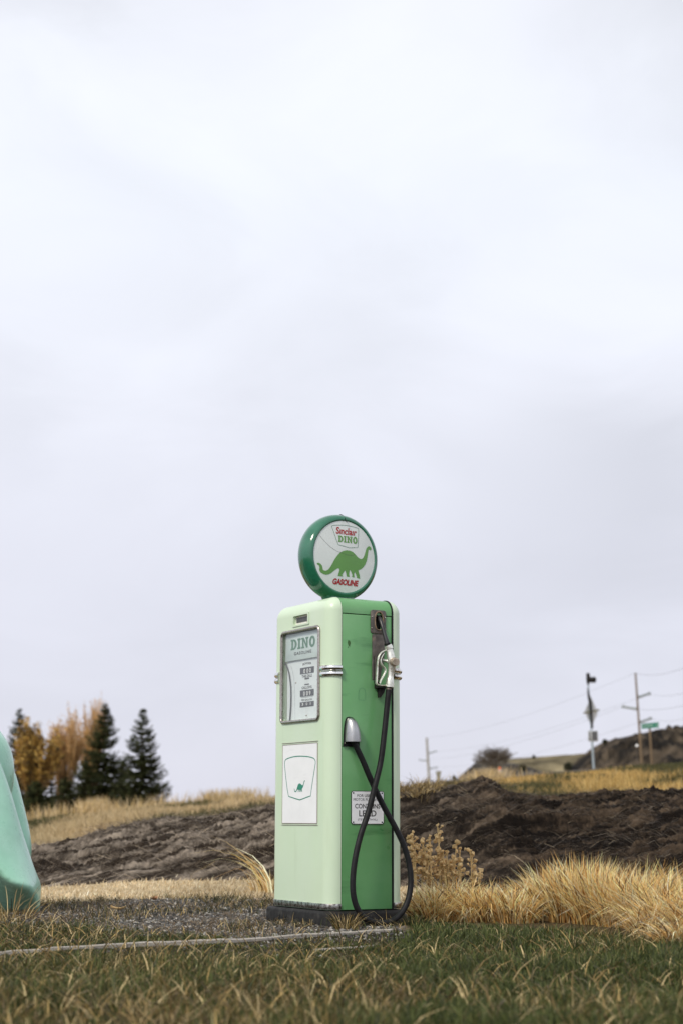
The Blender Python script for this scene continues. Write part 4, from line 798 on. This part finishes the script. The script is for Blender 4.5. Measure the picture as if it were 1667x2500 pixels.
clump('grass_tuft', 745, 2268, 60, .05, .04, .7, 'small green tuft in gravel below the pump poster side', 'grass tuft', GR)
clump('straw_clump', 40, 2245, 70, .22, .16, .9, 'long bleached straw blades leaning across the foot of the mint statue', 'grass tuft', ST, wd=(.0035, .006))
clump('straw_clump', 14, 2215, 26, .2, .12, .35, 'upright thin straw stalks in front of the mint statue', 'grass tuft', ST)
clump('bent_straw', 655, 2175, 26, .50, .05, 1.0, 'tall bent dry stalks arching left from behind the pump', 'grass tuft', GOLD, az0=math.pi, spread=.35, wd=(.006, .012), yy=12.2)
clump('bent_straw', 665, 2160, 110, .2, .14, .8, 'low tan clump behind the left edge of the pump', 'grass tuft', GOLD, yy=12.4, wd=(.004, .008))
clump('bent_straw', 140, 2130, 40, .22, .12, 1.2, 'tan strands lying on the dirt bank behind the statue', 'grass tuft', ST, yy=14.9, wd=(.006, .01))
clump('tall_stalk', 1385, 2250, 1, .58, .01, .35, 'single tall bleached stalk rising above the golden tussocks', 'dry stalk', GOLD[1:2], az0=2.9, spread=.02, wd=(.007, .008))
clump('tall_stalk', 1150, 2245, 14, .42, .25, .6, 'thin arching stalks between the seed heads and the tall tussocks', 'grass tuft', GOLD, wd=(.003, .005))
DSTEM = mat('dry_stem', (.66, .47, .22), .8, var=.2); DHEAD = mat('dry_seed_head', (.66, .46, .22), .9, var=.35, vscale=60, stain=[((.28, .17, .09), 50, .5, .7, .6)])
def seedplant(px, row, h, nst, spread, label, sd):
    r_ = random.Random(sd); yy = float(yat(row))+.12; x0 = (px-833.5)/FPX*yy*math.cos(PITCH); root = empty('seed_head_plant', (x0, yy, 0)); tag(root, label, 'dried plant', 'dried seed head plants beside the pump')
    for k in range(nst):
        bs = bmesh.new(); bh = bs
        ax = r_.uniform(-spread, spread); ay = r_.uniform(-spread, spread); hh = h*r_.uniform(.62, 1.04); a = Vector((ax*.4, ay*.4, 0)); t = Vector((ax+r_.uniform(-.02, .02), ay, hh)); md_ = (a+t)/2+Vector((r_.uniform(-.015, .015), 0, 0)); tube(bs, catmull([a, md_, t], 4), [.0045, .0036, .0028], 5)
        for j in range(r_.randint(8, 15)):
            f = 1 if j == 0 else r_.uniform(.45, .98); b = md_.lerp(t, (f-.5)*2) if f > .5 else a.lerp(md_, f*2); e_ = b+Vector((r_.uniform(-.03, .03), r_.uniform(-.02, .02), r_.uniform(.005, .03)))
            if j: tube(bs, [b, e_], .0015, 4)
            else: e_ = t
            mm_ = Matrix.Translation(e_) @ Euler((r_.random()*3, r_.random()*3, 0)).to_matrix().to_4x4()
            v0 = bmesh.ops.create_icosphere(bh, subdivisions=1, radius=r_.uniform(.0055, .0105), matrix=mm_)['verts']
            for f_ in {f for v in v0 for f in v.link_faces}: f_.material_index = 1
            for v in v0: v.co += (v.co-e_)*r_.uniform(-.5, 1.1)
        finish(bs, 'flower_stem', [DSTEM, DHEAD], root, smooth=0)
seedplant(1032, 2238, .47, 9, .07, 'tallest dried plant with round tan seed heads beside the hose loop', 1)
seedplant(1062, 2238, .50, 7, .06, 'upright dried plant with pale seed heads just right of the tallest cluster', 2)
seedplant(1105, 2238, .40, 9, .08, 'bushy dried plant with brown seed heads over the leaning tussock', 3)
seedplant(1145, 2240, .36, 6, .07, 'shortest and rightmost dried seed head plant with an isolated drooping head', 4)
for k, (px, row, c, lab) in enumerate(((298, 2228, (.62, .42, .2), 'curled tan dead leaf on the gravel'), (385, 2203, (.4, .2, .1), 'rust brown leaf at the far side of the gravel'), (640, 2206, (.5, .4, .3), 'pale straw coloured leaf on gravel close to the plinth'))):
    yy = float(yat(row)); x0 = (px-833.5)/FPX*yy*math.cos(PITCH); bm = bmesh.new()
    bmesh.ops.create_grid(bm, x_segments=8, y_segments=4, size=1)
    for v in bm.verts: x, y = v.co.x, v.co.y; v.co = Vector((x*.045, y*.018*(1-x*x*.8), .012+.014*x*x+.012*y*y))
    bmesh.ops.solidify(bm, geom=bm.faces[:], thickness=.001)
    o = finish(bm, 'dead_leaf', mat('dead_leaf', c, .7, var=.3, vscale=60), None, smooth=60); o.location = (x0, yy, 0); o.rotation_euler = (0, 0, k*1.3); tag(o, lab, 'leaf')

# ------------------------------------------------------------------ background: hills, road
print('hills')
def ridge(name, prof, Yc, depth, colA, colB, amp, sc1, zb=1.5, kindscale=1.):
    xs = np.linspace(prof[0][0], prof[-1][0], 260); ss = np.linspace(0, 1, 60); PX_, S_ = np.meshgrid(xs, ss)
    Y_ = Yc-depth*(1-S_*1.6); X_ = (PX_-833.5)/FPX*Yc*math.cos(PITCH); top_ = zrow(np.interp(PX_, [p[0] for p in prof], [p[1] for p in prof]), Yc)
    c = 1/1.6; pf = np.where(S_ < c, np.sin(np.clip(S_/c, 0, 1)*math.pi/2)**1.1, 1-(S_-c)/(1-c)*.5)
    n1 = fbm(X_*sc1, Y_*sc1, 6, 101, True, .55); Z_ = zb-2+(top_-zb+2)*pf+(n1-.2)*amp*sstep(0, .2, S_)*(1-.75*(np.abs(S_-c) < .1))
    k = sstep(-.3, .5, fbm(X_*sc1*1.7, Y_*sc1*1.2+Z_*sc1*2, 5, 111))[..., None]; return tag(sheet(name, X_, Y_, Z_, np.array(colA)*(1-k)+np.array(colB)*k, HILL), kind='structure')
ridge('rocky_hill', [(1330, 1935), (1385, 1893), (1400, 1872), (1420, 1850), (1450, 1828), (1480, 1811), (1520, 1800), (1560, 1792), (1600, 1784), (1640, 1779), (1700, 1776), (1850, 1770), (2100, 1790), (2400, 1850)], 230, 70, (.008, .007, .006), (.105, .08, .055), 1.6, .42)
ridge('tan_hill', [(1120, 1925), (1180, 1880), (1225, 1856), (1260, 1851), (1320, 1847), (1400, 1841), (1450, 1836), (1540, 1830), (1700, 1830), (1900, 1860)], 420, 60, (.12, .10, .06), (.21, .175, .105), .8, .08)
ridge('rocky_bluff', [(1085, 1925), (1120, 1898), (1140, 1880), (1162, 1862), (1180, 1857), (1215, 1857), (1255, 1860), (1290, 1872), (1330, 1890), (1380, 1910)], 350, 30, (.05, .046, .042), (.17, .145, .11), 1.6, .2)
def strip_obj(name, pa, Y0_, Y1_, lift, m_, **k):
    bm = bmesh.new(); A = []
    for px in pa:
        r = []
        for Y in (Y0_, Y1_):
            x = (px-833.5)/FPX*Y*math.cos(PITCH); r.append(bm.verts.new((x, Y, float(gz(np.array([x]), np.array([Y]))[0])+lift)))
        A.append(r)
    for a, b in zip(A, A[1:]): bm.faces.new((a[0], b[0], b[1], a[1]))
    return tag(finish(bm, name, m_, None, smooth=60), **k)
strip_obj('road', np.linspace(-300, 2100, 60), 62, 69, .05, ROADM, kind='structure')
# trees ----------------------------------------------------------------------
def quads(name, C_, U_, V_, col, material, parent):
    n = len(C_); co = np.stack([C_-U_-V_, C_+U_-V_, C_+U_+V_, C_-U_+V_], 1).reshape(-1, 3); me = bpy.data.meshes.new(name)
    build(me, co, np.arange(4*n), np.full(n, 4), np.repeat(col, 4, 0)); return link(name, me, material, parent)
def spruce(px, toprow, halfpx, Y, label, seed, levels=34, nbr=13, gap=0., botrow=1990, dens=1.):
    g = np.random.default_rng(seed); b = at(px, botrow, Y); zt2 = at(px, toprow, Y).z; h = zt2-b.z; R = halfpx*mpp(Y)*1.36
    root = empty('spruce_tree', b); tag(root, label, 'spruce', 'spruce trees behind the field')
    bm = bmesh.new(); tube(bm, [(0, 0, -.3), (0, 0, h*.5), (0, 0, h*.97)], [.16, .09, .015], 8); finish(bm, 'trunk', mat('spruce_bark', (.07, .05, .035), .9), root)
    Cs, Us, Vs, K = [], [], [], []
    for i in range(levels):
        f = (i+g.uniform(-.3, .3))/levels; z = h*(.05+.94*f); rl = R*(1-f)**.86*(1.03 if f > .1 else .9)+.05
        if gap and g.random() < gap: continue
        for j in range(max(4, int(nbr*(.45+.55*(1-f))))):
            a = g.uniform(0, 6.28); l = rl*g.uniform(.6, 1.12); m_ = max(4, int(l/.055*dens)); t = (np.arange(m_)+g.random(m_))/m_; t = .12+.9*t
            up = .28*(f > .55)-.06; r_ = l*t; zz = z+l*(up*t-.35*t*(1-t)*2+.12*t**3); dx, dy = math.cos(a), math.sin(a)
            wj = g.normal(0, .09*(1-t*.6), m_)*(l/1.0)**.5
            Cs.append(np.stack([dx*r_-dy*wj, dy*r_+dx*wj, zz+g.normal(0, .025, m_)], 1)); s = g.uniform(.08, .17, m_)*(1-.3*t)
            dirv_ = np.stack([dx+g.normal(0, .35, m_), dy+g.normal(0, .35, m_), g.normal(-.05, .3, m_)], 1); Us.append(dirv_*s[:, None]); Vs.append(np.stack([-dy+g.normal(0, .3, m_), dx+g.normal(0, .3, m_), g.normal(-.2, .4, m_)], 1)*s[:, None]*.38)
            base = np.array([(.036, .046, .016), (.056, .064, .022), (.088, .090, .034), (.024, .032, .013)])[g.integers(0, 4, m_)]; K.append(base*(.8+.5*g.random()))
    quads('crown', np.concatenate(Cs), np.concatenate(Us), np.concatenate(Vs), np.concatenate(K), LEAF, root)
print('trees')
spruce(160, 1895, 42, 136, 'broad dark young spruce low between the willow and the tall spruce', 6, 22, 14, 0, 1994, 1.5)
spruce(85, 1905, 45, 136, 'broad dark young spruce low in front of the amber tree', 7, 22, 14, 0, 1996, 1.5)
spruce(298, 1850, 42, 150, 'dark young spruce filling the gap between the two tallest spruces', 8, 26, 13, 0, 1990, 1.4)
spruce(344, 1722, 56, 140, 'isolated spruce with open tiers, rightmost of the dark trees', 1, 32, 19, .0, 1985, 2.0)
spruce(250, 1711, 62, 145, 'tallest dense dark spruce beside the open tiered one', 2, 44, 17, 0, 1990, 1.8)
spruce(40, 1722, 60, 150, 'dark spruce top rising behind the mint statue and amber tree', 3, 40, 16, 0, 1995, 1.5)
spruce(205, 1840, 40, 139, 'short ragged dark spruce tucked left of the tallest spruce', 4, 26, 12, .1, 1992, 1.3)
spruce(125, 1880, 45, 152, 'low dark spruce below the pale willow branches', 5, 24, 12, .1, 1994, 1.3)
def twigtree(px, toprow, halfpx, Y, label, seed, cat, name, cols, botrow=1990, trunks=5, lean=.32, leaf=None, nleaf=0, rise=1.0, split=3, levels=4, round_=False, tw=.012, group=None, lsz=.1, base_=.3, lmin=None, s0=.45):
    g = random.Random(seed); b = at(px, botrow, Y); h = at(px, toprow, Y).z-b.z; R = halfpx*mpp(Y); root = empty(name, b); tag(root, label, cat, group)
    segs = []
    def grow(p, d, l, r, lv):
        q = p+d*l; segs.append((p, q, r, r*.72, lv)); 
        if lv >= levels: return
        for k in range(split if lv else split+1):
            ax = Vector((g.gauss(0, 1), g.gauss(0, 1), g.gauss(0, .3))).normalized(); nd = (d+ax*(.42 if round_ else .30)+Vector((0, 0, .0 if round_ else .16*rise))).normalized(); s = p.lerp(q, g.uniform(s0, 1.0)) if k else q
            grow(s, nd, l*g.uniform(.62, .92), r*.6, lv+1)
    for k in range(trunks):
        a = 6.283*k/trunks+g.uniform(-.4, .4); ln = g.uniform(.1, 1)*lean; grow(Vector((g.uniform(-.1, .1)*R, g.uniform(-.1, .1)*R, -.2)), Vector((math.cos(a)*ln, math.sin(a)*ln, 1)).normalized(), h*base_, .013*h, 0)
    ends = [s[1] for s in segs]; mxz = max(e_.z for e_ in ends); xs = sorted(math.hypot(e_.x, e_.y) for e_ in ends); mr_ = xs[int(len(xs)*.97)]
    sxy = R/mr_; szz = h/mxz; n = len(segs); ns = 3; V = []; Cc = []; idx = []
    for i, (p, q, r0, r1, lv) in enumerate(segs):
        p = Vector((p.x*sxy, p.y*sxy, p.z*szz)); q = Vector((q.x*sxy, q.y*sxy, q.z*szz)); t = (q-p).normalized(); u = t.cross(Vector((.3, .7, .2))).normalized(); v = t.cross(u)
        for P_, r_ in ((p, r0), (q, r1)):
            r_ = max(r_, tw*(1 if lv < levels else .7))
            for k in range(3): V.append(P_+(u*math.cos(k*2.094)+v*math.sin(k*2.094))*r_)
        c = cols[min(lv, len(cols)-1)]; j = g.uniform(.8, 1.2); Cc += [(c[0]*j, c[1]*j, c[2]*j)]*6
        for k in range(3): idx += [6*i+k, 6*i+(k+1) % 3, 6*i+3+(k+1) % 3, 6*i+3+k]
    me = bpy.data.meshes.new('branches'); build(me, np.array([tuple(v) for v in V]), np.array(idx), np.full(3*n, 4), np.array(Cc)); link('branches', me, TWIG, root)
    if nleaf:
        gg = np.random.default_rng(seed); tips = np.array([(s[1].x*sxy, s[1].y*sxy, s[1].z*szz) for s in segs if s[4] >= (lmin or levels-1)]); c_ = tips[gg.integers(0, len(tips), nleaf)]+gg.normal(0, .12, (nleaf, 3))
        quads('crown', c_, gg.normal(0, lsz, (nleaf, 3)), gg.normal(0, lsz*.7, (nleaf, 3)), np.array(leaf)[gg.integers(0, len(leaf), nleaf)]*gg.uniform(.7, 1.3, (nleaf, 1)), LEAF, root)
AMB = [(.50, .31, .07), (.40, .24, .06), (.62, .42, .13), (.10, .065, .03), (.06, .045, .025)]
GT = 'bare golden trees among the spruces'
twigtree(78, 1752, 60, 138, 'rounded amber brown tree right behind the mint statue', 21, 'tree', 'amber_tree', [(.10, .07, .05), (.16, .10, .05), (.30, .17, .06), (.42, .23, .07)], trunks=9, lean=1.0, leaf=AMB, nleaf=15000, levels=4, group=GT, base_=.2, lmin=1, s0=.1, lsz=.048)
twigtree(152, 1722, 62, 147, 'wide pale willow with bare golden branches fanning upwards', 22, 'tree', 'golden_willow', [(.10, .07, .05), (.15, .10, .06), (.34, .20, .08), (.52, .32, .14), (.60, .38, .18)], trunks=11, lean=.75, base_=.26, s0=.25, leaf=[(.50, .30, .12), (.55, .36, .18)], nleaf=2600, levels=4, split=3, group=GT, tw=.014, lsz=.045)
twigtree(222, 1692, 42, 155, 'tall narrow golden willow rising behind the tallest spruce', 23, 'tree', 'golden_willow', [(.10, .07, .05), (.15, .10, .06), (.36, .20, .08), (.52, .31, .12), (.6, .38, .17)], trunks=9, lean=.45, s0=.3, leaf=[(.48, .28, .1), (.55, .34, .15)], nleaf=1500, levels=4, split=3, group=GT, tw=.014, lsz=.045)
twigtree(1205, 1816, 56, 322, 'leafless round crowned tree on the rocky bluff', 31, 'tree', 'bare_tree', [(.06, .052, .045), (.10, .088, .075), (.15, .13, .11)], botrow=1886, trunks=9, lean=.7, levels=5, split=3, round_=True, tw=.028, base_=.34)
def bush(px, row, rpx, Y, label, seed, c=((.03, .035, .02), (.05, .05, .03)), name='juniper_bush'):
    g = np.random.default_rng(seed); p = at(px, row, Y); R = rpx*mpp(Y); n = 900; d = g.normal(0, 1, (n, 3)); d /= np.linalg.norm(d, axis=1)[:, None]; d *= R*(g.random(n)**.4)[:, None]*(1+.25*fbm(d[:, 0]*2, d[:, 2]*2, 2, seed))[:, None]
    o = quads(name, d, g.normal(0, R*.12, (n, 3)), g.normal(0, R*.09, (n, 3)), np.array(c)[g.integers(0, len(c), n)], LEAF, None); o.location = p; tag(o, label, 'bush')
bush(1273, 1876, 8.5, 200, 'round dark juniper bush on the slope of the tan hill', 1)
bush(1475, 1811, 6, 222, 'small dark bush on the left shoulder of the rocky hill skyline', 2)
bush(1553, 1797, 5, 225, 'small dark bush on the hill skyline touching the near utility pole', 3)
bush(1107, 1899, 5, 160, 'tiny dark bush left of the rocky bluff', 4)
bush(1302, 1848, 4, 400, 'low dark shrub on the crest line of the tan hill', 5)
bush(1385, 1872, 10, 205, 'dark scrub at the left foot of the rocky hill', 6)
# poles and wires ------------------------------------------------------------
def utility(top, bot, Y, arms, m_, label, wpx=4.4):
    b = at(*bot, Y); t = at(*top, Y); root = empty('utility_pole', b); tag(root, label, 'utility pole', 'utility poles along the road')
    bm = bmesh.new(); d = t-b; tube(bm, [d*0, d*.5, d], [wpx*mpp(Y)/2*1.15, wpx*mpp(Y)/2, wpx*mpp(Y)/2*.85], 12); finish(bm, 'pole', m_, root)
    res = [t]
    for (a, c) in arms:
        A, B = at(*a, Y)-b, at(*c, Y)-b; B.y += .8; bm = bmesh.new(); tube(bm, [A, B], [.13, .10], 8); bmesh.ops.create_cone(bm, segments=10, radius1=.16, radius2=.16, depth=.25, cap_ends=True, matrix=Matrix.Translation(B))
        ar = finish(bm, 'crossarm', ARM, root); res.append(b+B)
    return res
p2 = utility((1550, 1643), (1568, 1905), 150, (((1557, 1702), (1587, 1692)), ((1554, 1731), (1524, 1724)), ((1562, 1763), (1590, 1753))), POLEW, 'near brown wooden utility pole with three staggered arms in front of the rocky hill', 5.2)
p1 = utility((1040.5, 1801), (1047.5, 1925), 300, (((1042, 1840), (1064, 1834)), ((1044, 1858), (1024, 1855)), ((1046, 1877), (1066, 1873))), POLEG, 'distant pale grey utility pole standing alone right of the pump', 6)
ends = [(1760, 1588, 75), (1790, 1640, 75), (1790, 1685, 75), (1790, 1705, 75)]
for i, (a, b, e_, lab) in enumerate(zip(p1, p2, ends, ('top overhead wire joining the pole tops', 'overhead wire joining the upper right arms', 'overhead wire joining the left arms', 'lowest overhead wire joining the lower right arms'))):
    c = at(*e_); pts = []
    for P_, Q_ in ((a, b), (b, c)):
        for k in range(20): t = k/20; q = P_.lerp(Q_, t); q.z -= (P_-Q_).length*.018*4*t*(1-t)*.4; pts.append(q)
    bm = bmesh.new(); tube(bm, pts+[c], .009, 5); o = finish(bm, 'overhead_wire', mat('wire', (.10, .10, .11), .6)); tag(o, lab, 'wire', 'overhead wires')
# warning beacon pole
Y = 76; b = at(1450, 1905, Y); root = empty('warning_signal', b); tag(root, 'tall galvanised signal post with dark beacon head, diamond sign and square box', 'traffic signal')
r_ = lambda px, row, dy=0: at(px, row, Y+dy)-b
bm = bmesh.new(); tube(bm, [r_(1450, 1905), r_(1443.5, 1800)], .052, 12); tube(bm, [r_(1443.5, 1800), r_(1434.5, 1672)], .04, 10); finish(bm, 'post', GALV, root)
bm = bmesh.new(); c = (r_(1441, 1738)); tube(bm, [r_(1434, 1680), r_(1436, 1700), r_(1440, 1716), r_(1444, 1778)], [.035, .06, .08, .06], 10); finish(bm, 'conduit', DARK, root)
bm = bmesh.new(); cc = r_(1442, 1738, .16); hw, hh = 19*mpp(Y), 36*mpp(Y); prism(bm, [cc+Vector((0, 0, hh)), cc+Vector((hw, .45, 0)), cc+Vector((0, 0, -hh)), cc+Vector((-hw, -.45, 0))], Vector((.006, -.012, 0))); finish(bm, 'diamond_sign', SIGNB, root, smooth=0)
bm = bmesh.new(); tube(bm, [r_(1424, 1741, -.28), r_(1461, 1733, .35)], .038, 8); finish(bm, 'sign_bracket', mat('olive_bracket', (.16, .15, .09), .7), root)
bm = bmesh.new(); a = r_(1435, 1784, -.06); e_ = r_(1458, 1810, .06); box(bm, a.x, a.y, e_.z, e_.x, e_.y, a.z); bx_ = finish(bm, 'control_box', SIGNB, root, bevel=.01)
bm = bmesh.new(); box(bm, a.x+.02, a.y-.02, e_.z+.02, a.x+.09, a.y+.002, a.z-.02); box(bm, a.x+.15, a.y-.02, e_.z+.02, e_.x-.03, a.y+.002, a.z-.02); finish(bm, 'box_bars', E_GREY, bx_, smooth=0)
bm = bmesh.new(); tube(bm, [r_(1434.5, 1672), r_(1433.5, 1660), r_(1434, 1643)], [.045, .07, .075], 12); q = r_(1434, 1658); box(bm, q.x-.07, q.y-.08, q.z-.12, q.x+.09, q.y+.08, q.z+.22); finish(bm, 'beacon_head', DARK, root, bevel=.02)
bm = bmesh.new(); tube(bm, [r_(1436, 1660), r_(1451, 1659.5, .1)], [.125, .135], 16); finish(bm, 'visor', DARK, root)
# street sign
Y = 74; b = at(1592, 1885, Y); root = empty('street_sign', b); tag(root, 'green street name sign on a wooden post right of the near utility pole', 'street sign')
bm = bmesh.new(); tube(bm, [at(1592, 1885, Y)-b, at(1584.5, 1775, Y)-b], .05, 4); finish(bm, 'post', POLEW, root, smooth=0)
A, B = at(1564, 1773.5, Y)-b, at(1606, 1770, Y)-b; bm = bmesh.new(); hh = .115; prism(bm, [A+Vector((0, -.1, -hh)), B+Vector((0, -.1, -hh)), B+Vector((0, -.1, hh)), A+Vector((0, -.1, hh))], Vector((0, .02, 0))); sgn = finish(bm, 'name_board', SGREEN, root, smooth=0)
FADED = mat('faded_white', (.45, .55, .5), .5); x = .06; wv = [.05, .035, .05, .04, .05, .045, .04, None, .05, .04]
for wd in wv:
    if wd is None: x += .12; continue
    bm = bmesh.new(); f = x/(B.x-A.x); z = A.z+(B.z-A.z)*f; prism(bm, [Vector((A.x+x, A.y-.106, z-.045)), Vector((A.x+x+wd*.62, A.y-.106, z-.045)), Vector((A.x+x+wd*.5, A.y-.106, z+.045)), Vector((A.x+x, A.y-.106, z+.045))], Vector((0, .003, 0))); x += wd+.022; finish(bm, 'faded_letter', FADED, sgn, smooth=0)
# small roadside things
Y = 72; b = at(1553, 1862, Y); root = empty('round_marker', b); tag(root, 'small round white marker on a thin stake left of the near utility pole', 'marker')
bm = bmesh.new(); tube(bm, [(0, 0, 0), at(1553, 1818, Y)-b], .008, 6); finish(bm, 'stake', GREYM, root)
bm = bmesh.new(); q = at(1553, 1820, Y)-b; bmesh.ops.create_cone(bm, segments=20, radius1=.06, radius2=.06, depth=.02, cap_ends=True, matrix=Matrix.Translation(q+Vector((0, -.03, 0))) @ Matrix.Rotation(math.pi/2, 4, 'X')); finish(bm, 'disc', WHITE, root)
Y = 95; b = at(1219, 1902, Y); root = empty('traffic_marker', b); s = mpp(Y); tag(root, 'small orange and white channelizer post at the road edge', 'traffic marker')
bm = bmesh.new(); tube(bm, [(0, 0, 10*s), (0, 0, 28*s)], [3.6*s, 2.8*s], 14); finish(bm, 'orange_body', ORANGE, root)
bm = bmesh.new(); tube(bm, [(0, 0, 2*s), (0, 0, 10*s)], [4*s, 3.6*s], 14); finish(bm, 'white_band', WHITE, root); bm = bmesh.new(); tube(bm, [(0, 0, 17*s), (0, 0, 21*s)], [3.5*s, 3.4*s], 14); finish(bm, 'white_band', WHITE, root)
Y = 90; b = at(1069.5, 1915, Y); root = empty('wooden_stand', b); s = mpp(Y); tag(root, 'small tan wooden sign stand right of the distant pale pole', 'stand')
bm = bmesh.new(); box(bm, -4*s, -.08, 0, 4.2*s, .08, 20*s); finish(bm, 'post', mat('tan_wood', (.33, .29, .20), .8), root, bevel=.01)
bm = bmesh.new(); prism(bm, [(-4*s, -.12, 18*s), (4*s, -.12, 18*s), (6.5*s, -.12, 31*s), (-6.5*s, -.12, 31*s)], (0, .24, 0)); finish(bm, 'board', mat('olive_board', (.20, .19, .14), .8), root, smooth=0)
# guard rail along the road
root = empty('guard_rail', at(1300, 1905, 60)); tag(root, 'low grey guard rail along the road below the rocky hill', 'guard rail'); o0 = root.location.copy()
gp = [(1080, 1905), (1160, 1899), (1240, 1892), (1320, 1886), (1400, 1880), (1470, 1875), (1540, 1869)]
bm = bmesh.new(); tube(bm, [at(a, b_+4, 60)-o0 for a, b_ in gp], .028, 6, flat=1.6); finish(bm, 'rail', GREYM, root)
for a, b_ in [(gp[0][0]+k*38, np.interp(gp[0][0]+k*38, [p[0] for p in gp], [p[1] for p in gp])) for k in range(13)]:
    bm = bmesh.new(); t = at(a, b_+2, 60.1)-o0; box(bm, t.x-.06, t.y, t.z-.8, t.x+.06, t.y+.1, t.z+.04); finish(bm, 'rail_post', POLEW, root, smooth=0)
print('done', len(bpy.data.objects))
